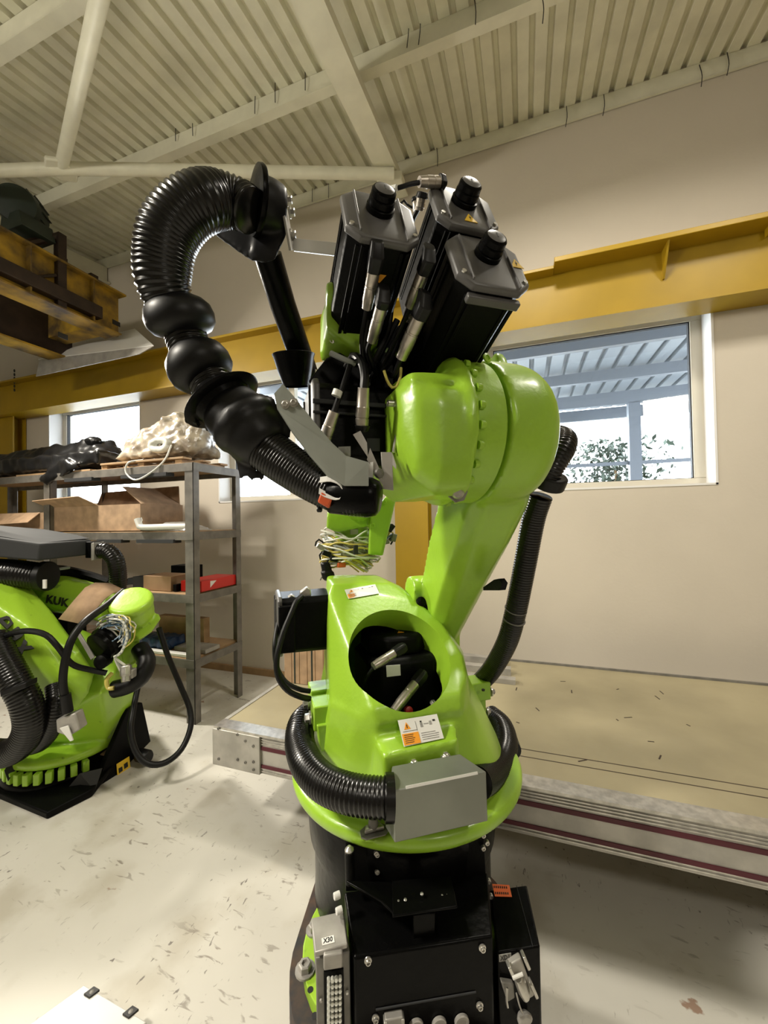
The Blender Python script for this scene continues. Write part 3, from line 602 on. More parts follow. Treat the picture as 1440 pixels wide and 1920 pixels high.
# connectors hanging in front of the upper motors
def F(px, py, D): return PD(px, py, D)
connector(F(708, 468, 0.80), F(688, 578, 0.90), 0.0135, M1, [F(684, 600, 0.93), F(678, 640, 0.97), F(683, 690, 1.0), F(690, 720, 0.93)], plugdir=FD*-0.3+NU)
connector(F(722, 552, 0.84), F(697, 640, 0.93), 0.0135, M1, [F(690, 655, 0.95), F(697, 680, 0.98), F(705, 700, 1.02)], plugdir=NU, plug=0.25)
connector(F(808, 475, 0.82), F(768, 575, 0.92), 0.0135, M3, [F(758, 600, 0.95), F(735, 650, 1.0), F(715, 690, 1.03)], plugdir=NU)
connector(F(800, 562, 0.84), F(752, 672, 0.93), 0.0150, M3, [F(748, 680, 0.94), F(738, 705, 0.97), F(728, 700, 1.0)], plugdir=NU, plug=0.30)
connector(F(832, 342, 0.90), F(786, 341, 0.88), 0.0125, M2, [F(770, 345, 0.88), F(748, 352, 0.88), F(722, 357, 0.90), F(700, 380, 1.0)], plug=0.2, cr=0.005)
obj('cable_sleeve', MB().cyl(F(744, 352, 0.875), F(715, 358, 0.895), 0.0065, 10), WIREW, M2)
connector(F(792, 362, 0.95), F(786, 395, 0.97), 0.012, M2, [F(775, 410, 1.0), F(768, 440, 1.05)], plug=0.3)
connector(F(778, 372, 1.0), F(780, 400, 1.0), 0.008, M2, [F(765, 385, 1.0), F(755, 375, 1.0), F(750, 390, 1.0)], plug=0.3, cr=0.003)
# --- forearm: elbow housing, flange, drum and link arm
A3T, A3Z, A3R = -0.42, 1.575, 0.19
ec = lambda s: R(s, A3T, A3Z)
def rsec(s_, t0, t1, z0, z1, c=0.05): return [R(s_, t, z) for t, z in ((t0+c, z0), (t1, z0), (t1, z1), (t0+c*1.3, z1), (t0+c*.3, z1-c*.6), (t0, z1-c*1.6), (t0, z0+c*1.6), (t0+c*.3, z0+c*.5))]
hs = hull(rsec(-0.195, -0.555, -0.25, 1.50, 1.655, 0.04)+rsec(-0.17, -0.590, -0.25, 1.44, 1.66, 0.035)+rsec(-0.12, -0.605, -0.25, 1.40, 1.66, 0.035)+rsec(-0.04, -0.605, -0.25, 1.40, 1.66, 0.045))
hs = join(hs, hull([R(s_, t, z) for s_ in (-0.19, -0.03) for t, z in ((-0.36, 1.66), (-0.25, 1.66), (-0.25, 1.74), (-0.31, 1.73))]))
rib = hull([R(s, t, z) for s, t, z in ((-0.13, -0.592, 1.60), (-0.10, -0.60, 1.60), (-0.06, -0.56, 1.44), (-0.12, -0.555, 1.43), (-0.12, -0.5, 1.5), (-0.06, -0.5, 1.5))])
hl = hull([R(s, t, z) for s, t, z in ((-0.335, -0.42, 1.90), (-0.335, -0.42, 1.82), (-0.24, -0.40, 1.765), (-0.20, -0.42, 1.80), (-0.20, -0.43, 1.88), (-0.33, -0.28, 1.92), (-0.33, -0.26, 1.80), (-0.2, -0.26, 1.78), (-0.2, -0.28, 1.90))])
hx = hull([R(s, t, z) for s, t, z in ((-0.25, -0.36, 1.88), (-0.25, -0.36, 1.80), (-0.1, -0.36, 1.84), (-0.1, -0.36, 1.74), (-0.25, -0.26, 1.86), (-0.25, -0.26, 1.76), (-0.1, -0.26, 1.82), (-0.1, -0.26, 1.7))])
ear = MB().lathe(R(-0.325, -0.43, 1.905), RS, [(0.022, -0.012), (0.024, 0), (0.022, 0.02)], 20)
fl = MB().lathe(ec(-0.052), RS, [(0.17, -0.02), (0.192, 0), (0.194, 0.022), (0.17, 0.028)], 64)
seat3 = hull([PT(x, y, t)for x, y, t in ((768, 696, -0.56), (908, 700, -0.56), (905, 714, -0.58), (772, 714, -0.58))]+[R(-0.18, -0.35, 1.70), R(-0.02, -0.35, 1.70)])
fh = eval_mesh(join(hs, rib, hl, hx, ear, fl, seat3), [('remesh', 0.007), ('smooth', 10)])
arm = obj('elbow_housing', fh, GREEN, rob, sharp=40)
for k in range(26):
    a = 2*PI*k/26+0.1; c = ec(-0.026)+(RT*math.cos(a)+UZ*math.sin(a))*0.186
    obj('flange_bolt', MB().lathe(c, RS, [(0.010, 0), (0.010, 0.010), (0.008, 0.013)], 10), GREEN, arm)
# gauge cartridge below the flange
g0 = PT(858, 922, -0.55)
obj('gauge_plate', MB().lathe(g0+RT*0.004, -RT, [(0.026, 0), (0.026, 0.006)], 7), GREY, arm, bev=0.001)
obj('gauge_cap', MB().lathe(g0, dirR(-0.5, -1, -0.2), [(0.013, 0), (0.015, 0.008), (0.013, 0.014), (0.015, 0.018), (0.010, 0.030)], 18), STEEL, arm)
obj('gauge_screw', MB().lathe(g0+RS*0.016+UZ*0.006, -RT, [(0.006, 0), (0.005, 0.01)], 8), LABEL, arm)
obj('flange_screw', MB().lathe(PT(912, 672, -0.56), dirR(0.3, -1, 0.2), [(0.012, 0), (0.012, 0.004), (0.007, 0.005), (0.007, 0.002)], 16), GREEN, arm)
# forearm tube and wrist
wc = PT(662, 978, 0.45)
obj('forearm_tube', MB().tube(spline([R(-0.13, -0.28, 1.66), R(-0.12, -0.05, 1.55), wc+UZ*0.08+RT*-0.12, wc+UZ*0.05], 0.05), 0.075, 28), GREEN, rob)
wr = obj('wrist', eval_mesh(join(
    MB().lathe(wc+UZ*0.06, -UZ, [(0.085, 0), (0.088, 0.05), (0.082, 0.10), (0.085, 0.115), (0.08, 0.155)], 36),
    hull([PT(x, y, t) for t in (0.33, 0.52) for x, y in ((614, 958), (612, 990), (632, 998), (700, 965), (700, 985))]),
    hull([PT(x, y, t) for t in (0.30, 0.36) for x, y in ((738, 916), (746, 922), (718, 1042), (690, 1040), (694, 962))])), [('remesh', 0.007), ('smooth', 4)]), GREEN, rob, sharp=40)
obj('rating_plate', MB().box(PT(664, 997, 0.353), RS*0.018, UZ*0.012, RT*0.003), LGREY, wr, bev=0.002)
for px, py in ((721, 941), (704, 950), (699, 985)): obj('screw_recess', MB().lathe(PT(px, py, 0.297), -RT, [(0.010, -0.004), (0.010, 0.002), (0.006, 0.0025), (0.006, 0.0)], 14), GREEN2, wr)
# bundle of wires tied round the flange
wb = PT(655, 1036, 0.42)
rw = random.Random(11)
wires = []
for k in range(72):
    r_ = 0.095+rw.uniform(-0.015, 0.035); c = wb+V((rw.gauss(0, .012), rw.gauss(0, .012), rw.gauss(0, 0.026))); tl = rad(rw.uniform(-34, 26)); a0 = rw.uniform(0, 6.28); sp = rw.uniform(2.5, 5.5)
    ax1 = (RS*math.cos(tl)+UZ*math.sin(tl)-UZ*0.05).normalized(); ax2 = (RT+UZ*rw.uniform(-.25, .25)).normalized()
    pts = [c+ax1*r_*math.cos(a0+sp*i/9)*1.05+ax2*r_*math.sin(a0+sp*i/9)*0.8+UZ*rw.gauss(0, 0.004) for i in range(10)]
    wires.append((pts, rw.choice([WIREW, WIREW, WIREW, WIREY, WIREY, WIREG])))
for k in range(8):
    a = PT(600+rw.uniform(-6, 25), 1020+rw.uniform(-10, 25), 0.40); wires.append(([wb+dirR(-.08, -.05, rw.uniform(-.03, .03)), (wb+a)/2+UZ*rw.uniform(-.02, .03)-RS*0.03, a, a+UZ*-0.03+RS*rw.uniform(-.03, .03)], rw.choice([WIREW, WIREY, RUBBER])))
for k in range(9):
    a = PT(735+rw.uniform(-8, 6), 985+rw.uniform(-8, 20), 0.36); wires.append(([wb+dirR(.07, -.05, .02), wb+dirR(.12, -.07, .05+rw.uniform(-.02, .02)), a, a-UZ*0.04-RS*0.02], rw.choice([WIREW, WIREY, WIREB, RUBBER])))
for pts, mm_ in wires: obj('wire', MB().tube(spline(pts, 0.02), 0.0042, 5), mm_, wr)
obj('cable_tie', MB().box(PT(667, 1034, 0.305), RS*0.010, UZ*0.028, RT*0.004), INK, wr, bev=0.002)
for px, py, a, mm_ in ((705, 1012, .4, LGREY), (722, 1016, .2, GREY), (712, 1003, 1.0, LGREY), (738, 1008, 1.3, GREY), (733, 990, 0.9, RUBBER), (601, 1026, -.6, STEEL), (612, 1038, -.4, RUBBER), (626, 1048, -.3, RUBBER), (640, 1059, .0, ORANGEC)):
    c = PT(px, py, 0.34); obj('wire_plug', MB().box(c, (RS*math.cos(a)+UZ*math.sin(a))*0.018, (UZ*math.cos(a)-RS*math.sin(a))*0.011, RT*0.012), mm_, wr, bev=0.003)
hp = PT(613, 1070, 0.36)
pg = obj('hanging_plug', MB().rings([[hp+RS*x*q+RT*y*q+dirR(-.22, 0, 1)*h for x, y in ((-1, -.6), (-.5, -1), (.5, -1), (1, -.6), (1, .6), (.5, 1), (-.5, 1), (-1, .6))] for q, h in ((0.014, 0.038), (0.020, 0.03), (0.021, 0.0), (0.027, -0.006), (0.027, -0.034), (0.02, -0.042))]), RUBBER, wr, bev=0.003)
obj('plug_pin', join(MB().cyl(hp+dirR(.003, 0, -.035), hp+dirR(.010, 0, -.08), 0.006, 8), MB().cyl(hp+dirR(.022, 0, -.035), hp+dirR(.026, 0, -.07), 0.003, 6), MB().cyl(hp+dirR(-.02, 0, -.02), hp+dirR(-.03, 0, -.04), 0.003, 6)), GREY, pg)
obj('plug_lead', MB().tube(spline([hp+dirR(0, 0, .035), hp+dirR(.02, 0, .06), hp+dirR(.05, .02, .03), hp+dirR(.07, .03, .025)], .01), 0.004, 6), RUBBER, pg)
# link arm with elbow drum
drum = MB().lathe(ec(0.055), RS, [(0.17, 0.0), (0.192, 0.001), (0.192, 0.09), (0.187, 0.12), (0.172, 0.15), (0.135, 0.168), (0.05, 0.172)], 72)
neck = MB().lathe(ec(-0.03), RS, [(0.182, 0), (0.186, 0.05), (0.186, 0.074), (0.183, 0.077), (0.172, 0.077), (0.172, 0.095)], 80)
def lsec(z, f, b, s0, s1, rr=0.03, bk_=0.0):
    return [R(s0, f, z), R(s0, b+rr, z-0.0), R(s0+rr*0.8, b, z), R(s1-rr, b+bk_, z), R(s1, b+rr+bk_, z), R(s1, f-rr*1.5, z), R(s1-rr, f, z)]
la = MB()
secs = [lsec(1.50, -0.26, -0.51, 0.055, 0.235, 0.045), lsec(1.38, -0.20, -0.452, 0.05, 0.24, 0.04), lsec(1.27, -0.12, -0.36, 0.055, 0.24, 0.04), lsec(1.13, -0.015, -0.235, 0.07, 0.24, 0.045), lsec(1.0, 0.085, -0.12, 0.085, 0.24, 0.045), lsec(0.86, 0.19, 0.0, 0.09, 0.235, 0.045)]
parts = [hull(secs[i]+secs[i+1]) for i in range(len(secs)-1)]
foot = MB().lathe(R(0.09, 0.12, 0.88), RS, [(0.14, 0), (0.15, 0.08), (0.13, 0.14)], 48)
boss = hull(circ(R(0.035, 0.02, 1.085), RS, 0.05, 20)+circ(R(0.11, 0.02, 1.085), RS, 0.05, 20)+circ(R(0.07, 0.08, 1.0), RS, 0.08, 20))
c_ = PS(985, 690, 0.15)
lug = hull([ec(0.13)+dirR(0, -.03, .19), ec(0.17)+dirR(0, -.03, .185), ec(0.13)+dirR(0, .05, .19), ec(0.17)+dirR(0, .05, .185)]+circ(ec(0.135)+dirR(0, 0.005, .215), RS, 0.022, 16)+circ(ec(0.162)+dirR(0, 0.005, .213), RS, 0.022, 16))
lm = eval_mesh(join(drum, foot, boss, lug, *parts), [('remesh', 0.008), ('smooth', 7)])
link = obj('link_arm', lm, GREEN, rob, sharp=40)
obj('elbow_neck', neck, GREEN, link, sharp=40)
obj('joint_seal', MB().lathe(R(0.06, 0.12, 0.93), RS, [(0.10, 0), (0.11, 0.02), (0.11, 0.03)], 40), RUBBER, link)
obj('dark_stop', MB().prism([PS(x, y, 0.17) for x, y in ((906, 1101), (926, 1087), (935, 1085), (941, 1094), (937, 1107), (906, 1107))], RS*0.02), BLACK, link)
for px, py in ((790, 1128), (800, 1136)): obj('shaft_cover', MB().lathe(PT(px, py, -0.02), dirR(0.2, -1, 0.5), [(0.022, 0), (0.02, 0.01), (0.012, 0.016)], 16), BLACK, link)
# A3 drive motor between the two halves
a3, sd3 = motor(R(-0.375, -0.345, 1.585), RS, UZ, 0.20, 0.215, 0.21, knob=False, sticker1=None, cham=0.10, grooves=False, label='large black motor across the elbow with two brass-coloured plugs')
obj('clamp_band', MB().rb(-0.375, -0.165, -0.452, -0.444, 1.625, 1.635), CHAR, a3, bev=0.001)
obj('clamp_band', MB().rb(-0.375, -0.165, -0.452, -0.444, 1.602, 1.607), CHAR, a3, bev=0.001)
obj('maker_plate', MB().prism([PT(x, y, -0.449) for x, y in ((634, 838), (657, 837), (657, 856), (636, 857))], -RT*0.002), LABELG, a3, flat=True)
warn(PT(693, 831, -0.449), -UZ, -RS, 0.018, a3, LORANGE)
obj('grey_plate', MB().prism([PT(x, y, -0.4485) for x, y in ((688, 822), (712, 822), (712, 846), (688, 846))], -RT*0.001), CHAR, a3, flat=True)
connector(F(678, 806, 0.93), F(682, 727, 0.90), 0.0155, a3, [F(684, 705, 0.91), F(678, 680, 0.95), F(664, 668, 0.98), F(650, 690, 1.0)], plug=0.05, cr=0.010)
connector(F(606, 832, 0.92), F(627, 772, 0.90), 0.0145, a3, [F(632, 755, 0.92), F(640, 735, 0.93), F(655, 690, 0.97), F(660, 665, 1.02)], plug=0.05, cr=0.007)
obj('cable_end', MB().cyl(F(630, 743, 0.905), F(634, 732, 0.905), 0.011, 12), WIREW, a3)
obj('bleed_pipe', MB().tube(spline([F(726, 756, 0.93), F(740, 757, 0.93), F(745, 775, 0.94), F(748, 795, 0.94), F(743, 815, 0.93), F(738, 848, 0.92)], 0.006), 0.0035, 8), STEEL, a3)
obj('pipe_union', MB().cyl(F(727, 756, 0.925), F(740, 757, 0.93), 0.008, 12), STEEL, a3)
obj('red_cap', MB().lathe(PT(747, 826, -0.40), dirR(0, -1, 0), [(0.010, -0.02), (0.010, 0.006), (0.006, 0.008)], 14), RED, a3)
# loose cables in the gap
for pts, r_, mm_ in (([(690, 600, .95), (684, 650, .98), (700, 690, 1.02), (712, 700, 1.05)], .007, RUBBER), ([(735, 560, 1.0), (728, 620, 1.0), (705, 670, 1.0), (690, 700, 1.02)], .007, RUBBER), ([(720, 695, .95), (728, 718, .95), (740, 728, .95), (750, 710, .96), (752, 690, .97)], .0035, WIREY), ([(745, 640, 1.02), (730, 680, 1.0), (718, 694, .97)], .006, RUBBER), ([(620, 662, .98), (650, 676, .97), (665, 682, .98)], .007, WIREG), ([(745, 600, 1.05), (715, 660, 1.06), (690, 720, 1.06)], .009, RUBBER), ([(760, 620, 1.05), (750, 690, 1.04), (742, 750, 1.02)], .009, RUBBER)):
    obj('motor_cable', MB().tube(spline([F(*p) for p in pts], .012), r_, 8), mm_, arm)
obj('dark_housing', hull([PT(x, y, t) for t in (-0.36, -0.26) for x, y in ((612, 672), (700, 640), (770, 600), (770, 700), (755, 740), (600, 740), (578, 715))]), BLACK, rob, bev=0.004)
obj('dark_housing', hull([R(s, t, z) for s in (-0.2, -0.165) for t, z in ((-0.42, 1.75), (-0.27, 1.8), (-0.27, 1.5), (-0.42, 1.55))]), BLACK, rob, bev=0.004)
# A2 motor on the left of the column
a2, _ = motor(R(-0.445, 0.12, 0.985), RS, UZ, 0.19, 0.205, 0.20, knob=False, sticker1=None, cham=0.08, grooves=False, label='black motor on the left side of the rotating column')
obj('motor_cap', MB().rb(-0.44, -0.385, 0.014, 0.05, 0.90, 1.06), BLACK, a2, bev=0.004)
for px, py, s_ in ((544, 1126, 1), (573, 1112, 1)):
    c = PT(px, py, 0.06); pb = obj('cable_plug', MB().prism([c+RS*x+UZ*z for x, z in ((-0.020, -0.012), (0.012, -0.03), (0.020, -0.012), (0.018, 0.012), (0.006, 0.020), (-0.018, 0.004))], RT*0.03), STEEL, a2, bev=0.003)
    obj('plug_foot', MB().rings([[c+dirR(x*q, y*q+.015, h) for x, y in ((-1, -1), (1, -1), (1, 1), (-1, 1))] for q, h in ((0.012, -0.01), (0.014, -0.05))]), RUBBER, pb, bev=0.002)
def hosepts(l): return [PT(x, y, t) for x, y, t in l]
obj('motor_cable', MB().tube(spline(hosepts([(566, 1118, .04), (556, 1128, .02), (546, 1150, 0), (530, 1190, -.02), (519, 1235, -.04), (522, 1270, -.05), (540, 1295, -.06), (565, 1307, -.06), (580, 1310, -.04)]), .015), 0.0095, 10), RUBBER, a2)
obj('motor_cable', MB().tube(spline(hosepts([(527, 1150, .05), (519, 1180, .03), (515, 1215, 0), (519, 1250, -.0), (535, 1278, -.02), (560, 1292, -.03), (582, 1296, -.03)]), .015), 0.008, 10), RUBBER, a2)
obj('cable_lug', MB().cyl(PT(526, 1150, .05), PT(529, 1143, .05), 0.006, 10), STEEL, a2)
# A1 motor standing inside the column
a1 = obj('drive_motor', MB().rings([[R(-0.02+x*q, 0.03+y*q, z) for x, y in ((-.7, -1), (.7, -1), (1, -.7), (1, .7), (.7, 1), (-.7, 1), (-1, .7), (-1, -.7))] for q, z in ((0.135, 0.52), (0.135, 0.86), (0.12, 0.875))]), BLACK, rob, bev=0.006, label='black motor seen standing through the oval opening')
ml = obj('motor_lid', MB().rings([[R(-0.025+x*q, 0.03+y*q*0.9, z) for x, y in ((-.45, -1), (.45, -1), (1, -.5), (1, .6), (.6, 1), (-.6, 1), (-1, .6), (-1, -.5))] for q, z in ((0.11, 0.875), (0.115, 0.885), (0.112, 0.93), (0.10, 0.94))]), BLACK, a1, bev=0.005)
obj('lid_knob', MB().lathe(R(-0.03, 0.06, 0.94), UZ, [(0.026, 0), (0.022, 0.006), (0.024, 0.008), (0.023, 0.026), (0.018, 0.028)], 22), BLACK, ml)
warn(R(-0.02, -0.02, 0.942), RS, RT, 0.024, ml, LORANGE)
obj('lid_post', MB().lathe(R(0.085, -0.02, 0.86), UZ, [(0.012, 0), (0.012, 0.085), (0.009, 0.088)], 14), STEEL, a1)
t_ = -0.108
obj('maker_plate', MB().prism([PT(x, y, t_) for x, y in ((724, 1248), (750, 1246), (751, 1266), (725, 1269))], -RT*0.002), LABEL, a1, flat=True)
connector(PT(758, 1213, -.13), PT(700, 1249, -.17), 0.0145, a1, [PT(693, 1262, -.15), PT(686, 1275, -.12), PT(683, 1292, -.08)], cr=0.006, plug=0.35)
connector(PT(794, 1262, -.13), PT(738, 1334, -.2), 0.0165, a1, [PT(725, 1345, -.16), PT(715, 1355, -.10)], cr=0.008, plug=0.30)
obj('red_cap', MB().lathe(PT(766, 1332, -.12), dirR(0, -1, .3), [(0.011, -0.02), (0.014, 0.0), (0.013, 0.008), (0.005, 0.010)], 16), RED, a1)
bolt(PT(812, 1319, -.115), dirR(0, -.6, 1), 0.008, 0.012, STEEL, a1)
obj('side_switch', MB().rings([[R(0.16+x*q, y*q, z) for x, y in ((-1, -1), (1, -1), (1, 1), (-1, 1))] for q, z in ((0.02, 0.70), (0.024, 0.71), (0.024, 0.735))]), BLACK, a1, bev=0.006)
obj('switch_cap', MB().rb(0.14, 0.175, -0.02, 0.0, 0.735, 0.745), LABEL, a1, bev=0.003)
obj('grease_blob', MB().ball(R(0.165, 0.0, 0.655), 0.03, 8, (1, 1, .5)), WIREY, a1)
# --- hoses around the column
hA = obj('column_hose', hose([PT(x, y, t) for x, y, t in ((582, 1340, .06), (566, 1358, 0), (562, 1392, -.08), (575, 1432, -.2), (605, 1466, -.29), (650, 1486, -.36), (700, 1494, -.40), (736, 1495, -.42))], 0.047, 0.0105, 0.003, 20), HOSE, rob, sharp=80, label='ribbed black hose curving round the left of the column')
obj('hose_collar', MB().cyl(PT(722, 1495, -.415), PT(738, 1495, -.42), 0.054, 28), HOSE, hA)
hB = obj('column_hose', hose([PT(x, y, t) for x, y, t in ((918, 1342, .12), (940, 1362, .04), (948, 1395, -.06), (938, 1430, -.16), (918, 1455, -.26), (895, 1468, -.34))], 0.045, 0.0105, 0.003, 20), HOSE, rob, sharp=80, label='ribbed black hose curving round the right of the column')
obj('hose_cuff', MB().cyl(PT(942, 1372, .04), PT(953, 1408, -.05), 0.049, 24), RUBBER, hB)
obj('cable_bundle', MB().tube(spline([PT(x, y, t) for x, y, t in ((925, 1385, .1), (905, 1395, 0), (890, 1410, -.08), (885, 1430, -.14))], .02), 0.03, 14), RUBBER, hB)
obj('cable_bundle', MB().tube(spline([PT(x, y, t) for x, y, t in ((925, 1340, .1), (935, 1362, .05), (912, 1395, 0.05), (895, 1370, .1))], .02), 0.018, 12), RUBBER, hB)
# --- long hose behind the link arm
hp_ = [PS(x, y, .33) for x, y in ((1014, 930), (1000, 975), (984, 1060), (966, 1150), (950, 1205), (922, 1255), (895, 1285))]
hC = obj('supply_hose', hose(hp_, 0.036, 0.009, 0.0012, 18), HOSE, rob, sharp=80, label='black supply hose hanging behind the link arm')
obj('supply_loop', hose([PD(x, y, D) for x, y, D in ((1022, 905, 1.19), (1040, 868, 1.17), (1057, 838, 1.18), (1056, 822, 1.24), (1030, 818, 1.30), (1000, 830, 1.34))], 0.036, 0.009, 0.003, 18), HOSE, hC, sharp=80)
ca = PS(1030, 900, .33); cd = (PS(1014, 930, .33)-PS(1040, 868, .33)).normalized()
obj('hose_clamp', MB().lathe(ca-cd*0.02, cd, [(0.044, 0), (0.050, 0.004), (0.050, 0.038), (0.044, 0.042)], 24), RUBBER, hC, bev=0.002)
obj('clamp_foot', MB().box(ca+dirR(-0.03, 0.03, 0.0), dirR(0.05, 0, 0), dirR(0, 0.035, 0), UZ*0.018), BLACK, hC, bev=0.003)
for y_ in (1143, 1162):
    c = PS(967+(1143-y_)*.15, y_, .33); obj('hose_tie', MB().lathe(c, (PS(966, 1150, .33)-PS(960, 1175, .33)).normalized(), [(0.0375, 0), (0.0375, 0.003)], 22), GREY, hC)
# --- connection boxes on the front of the base
BU = V((c_r.x, c_r.y, 0)).normalized(); _f = V((c_f.x, c_f.y, 0)).normalized()
BU = (BU+_f*0.13).normalized(); BN = V((-BU.y, BU.x, 0))      # BU to the right, BN away
def PB(x, y, q):
    d = ray(x, y); return CAM + d*(q/d.dot(BN))
def qd(*p): return [PB(*a) for a in p]
def bbox_q(name, m, px0, px1, y0, y1, q0, q1, parent, bev=0.003, **k):      # box whose near face spans the given pixels
    a, b = PB(px0, y0, q0), PB(px1, y1, q0)
    u0, u1 = (a-CAM).dot(BU), (b-CAM).dot(BU); z1, z0 = a.z, b.z
    return obj(name, MB().box(CAM*1+BU*((u0+u1)/2)+BN*((q0+q1)/2)+UZ*((z0+z1)/2-CH), BU*((u1-u0)/2), BN*((q1-q0)/2), UZ*((z1-z0)/2)), m, parent, bev=bev, **k)
fl_, fr_ = PB(663, 1790, 0.98), PB(924, 1762, 0.98)
zt = (fl_.z+fr_.z)/2; fl_.z = fr_.z = zt
bl_, br_ = PB(645, 1655, 1.13), PB(915, 1650, 1.13); zb_ = (bl_.z+br_.z)/2; bl_.z = br_.z = zb_
dz = lambda p, z: V((p.x, p.y, z))
cb = obj('connection_box', MB().hexa([dz(fl_, 0.03), dz(fr_, 0.03), dz(br_, 0.03), dz(bl_, 0.03), fl_, fr_, br_, bl_]), BLACKG, rob, bev=0.006, seg=3, label='black sloping-top connection box on the front of the base')
for px, py in ((690, 1800), (904, 1776), (899, 1884), (704, 1908)):
    c = PB(px, py, 0.979); obj('slotted_screw', MB().lathe(c, -BN, [(0.009, 0), (0.009, 0.003), (0.006, 0.004), (0.006, 0.009), (0.004, 0.009), (0.0035, 0.006)], 18), STEEL, cb)
for px, py in ((780, 1922), (823, 1918), (865, 1913)):
    c = PB(px, py, 0.979); obj('grey_cap', MB().lathe(c, -BN, [(0.018, 0), (0.018, 0.006), (0.016, 0.008), (0.011, 0.008), (0.010, 0.006)], 24), LGREY, cb)
c = PB(738, 1915, 0.975); pc = obj('plug_socket', MB().box(c, BU*0.022, BN*0.012, UZ*0.020), LGREY, cb, bev=0.003)
for s_ in (-1, 1): obj('latch_ear', MB().box(c+BU*0.021*s_-UZ*0.0, BU*0.004, BN*0.014, UZ*0.016), STEEL, pc, bev=0.002)
obj('cover_seam', MB().box(PB(800, 1876, 0.979), BU*0.125, BN*0.002, UZ*0.0015), CHAR, cb)
# bracket standing on the box
bp = obj('step_bracket', MB().hexa([PB(736, 1722, 0.98), PB(858, 1704, 0.98), PB(845, 1645, 1.06), PB(735, 1655, 1.06)]+[p+UZ*0.006 for p in (PB(736, 1722, 0.98), PB(858, 1704, 0.98), PB(845, 1645, 1.06), PB(735, 1655, 1.06))]), BLACKG, rob, bev=0.002, label='black step bracket over the connection box')
obj('bracket_stem', MB().hexa([PB(775, 1765, 1.0), PB(816, 1760, 1.0), PB(816, 1760, 1.0)+BN*.02, PB(775, 1765, 1.0)+BN*.02, PB(775, 1716, 1.0), PB(816, 1712, 1.0), PB(816, 1712, 1.0)+BN*.02, PB(775, 1716, 1.0)+BN*.02]), BLACKG, bp, bev=0.002)
obj('bracket_arm', quadplate(qd((648, 1653, 1.06), (738, 1655, 1.06), (742, 1718, 0.985), (715, 1690, 1.0)), 0.006), BLACKG, bp, bev=0.002)
for px, py in ((747, 1691), (760, 1688), (791, 1677), (829, 1681), (838, 1680)): obj('bracket_screw', MB().lathe(PB(px, py, 1.012)+UZ*0.0, UZ-BN*.3, [(0.004, 0), (0.004, 0.003), (0.002, 0.004)], 10), STEEL, bp)
# dark back plate and posts behind the step
obj('front_plate', MB().hexa([PB(648, 1672, 1.125), PB(912, 1655, 1.125), PB(912, 1655, 1.125)+BN*.02, PB(648, 1672, 1.125)+BN*.02, PB(648, 1590, 1.125), PB(906, 1545, 1.125), PB(906, 1545, 1.125)+BN*.02, PB(648, 1590, 1.125)+BN*.02]), BLACK, rob, bev=0.002)
po = obj('guide_post', MB().cyl(PB(657, 1655, 1.10), PB(655, 1594, 1.10), 0.013, 18), BLACK, rob)
obj('post_tip', MB().lathe(PB(655, 1596, 1.10), UZ, [(0.013, 0), (0.012, 0.006), (0.004, 0.014)], 16), STEEL, po)
for px, py in ((707, 1600), (728, 1606), (729, 1635), (707, 1632), (705, 1597), (911, 1549), (905, 1564), (912, 1578), (905, 1588), (915, 1650), (919, 1678)):
    bolt(PB(px, py, 1.118), -BN, 0.007, 0.009, STEEL, rob, False, 'plate_bolt')
for px, py in ((637, 1677), (641, 1705)): bolt(PB(px, py, 1.06), -BU-BN*.3, 0.009, 0.016, LABEL, rob, False, 'side_bolt')
# left connector strip
ls = obj('connector_housing', MB().hexa([dz(PB(592, 1790, 0.995), 0.03), dz(PB(656, 1778, 0.995), 0.03), dz(PB(656, 1778, 0.995), 0.03)+BN*.12, dz(PB(592, 1790, 0.995), 0.03)+BN*.12, PB(592, 1798, 0.995), PB(656, 1785, 0.995), PB(646, 1716, 1.08), PB(584, 1730, 1.08)]), GREY, rob, bev=0.003, label='grey multi-pin connector housing on the left of the base')
hd = obj('connector_hood', MB().hexa([PB(590, 1796, 0.985), PB(652, 1779, 0.985), PB(644, 1716, 1.075), PB(583, 1730, 1.075), PB(590, 1796, 0.985)+UZ*0.012, PB(652, 1779, 0.985)+UZ*0.012, PB(644, 1716, 1.075)+UZ*0.012, PB(583, 1730, 1.075)+UZ*0.012]), LGREY, ls, bev=0.003)
a, b = PB(607, 1778, 0.985)+UZ*0.0125, PB(629, 1769, 0.985)+UZ*0.0125
hx_ = (PB(652, 1779, 0.985)-PB(590, 1796, 0.985)).normalized(); hy_ = (PB(583, 1730, 1.075)-PB(590, 1796, 0.985)).normalized(); hn_ = hx_.cross(hy_).normalized()
lc = PB(590, 1796, 0.985).lerp(PB(652, 1779, 0.985), 0.44)+hy_*0.020+UZ*0.0125
obj('tag_label', MB().box(lc, hx_*0.015, hy_*0.009, hn_*0.0007), LABEL, hd, flat=True)
textmesh('X30', lc+hn_*0.0012, hx_, hy_, 0.0165, INK, 'tag_lettering', hd, 0.0003, 0.0003, 0.8)
bbox_q('pale_cap', LGREY, 606, 643, 1793, 1816, 0.975, 1.0, ls, 0.004)
wk = bbox_q('pin_recess', BLACK, 607, 646, 1824, 1935, 0.990, 1.0, ls, 0.001)
for i in range(9):
    for j in range(4):
        px = 616+j*7.2; py = 1834+i*11+j*-1.0
        obj('pin_sleeve', MB().cyl(PB(px, py, 0.989), PB(px, py+7, 0.978), 0.0042, 7), WIREW, wk)
obj('side_screw', MB().lathe(PB(651, 1860, 0.992), -BN, [(0.004, 0), (0.003, 0.004)], 10), LABEL, ls)
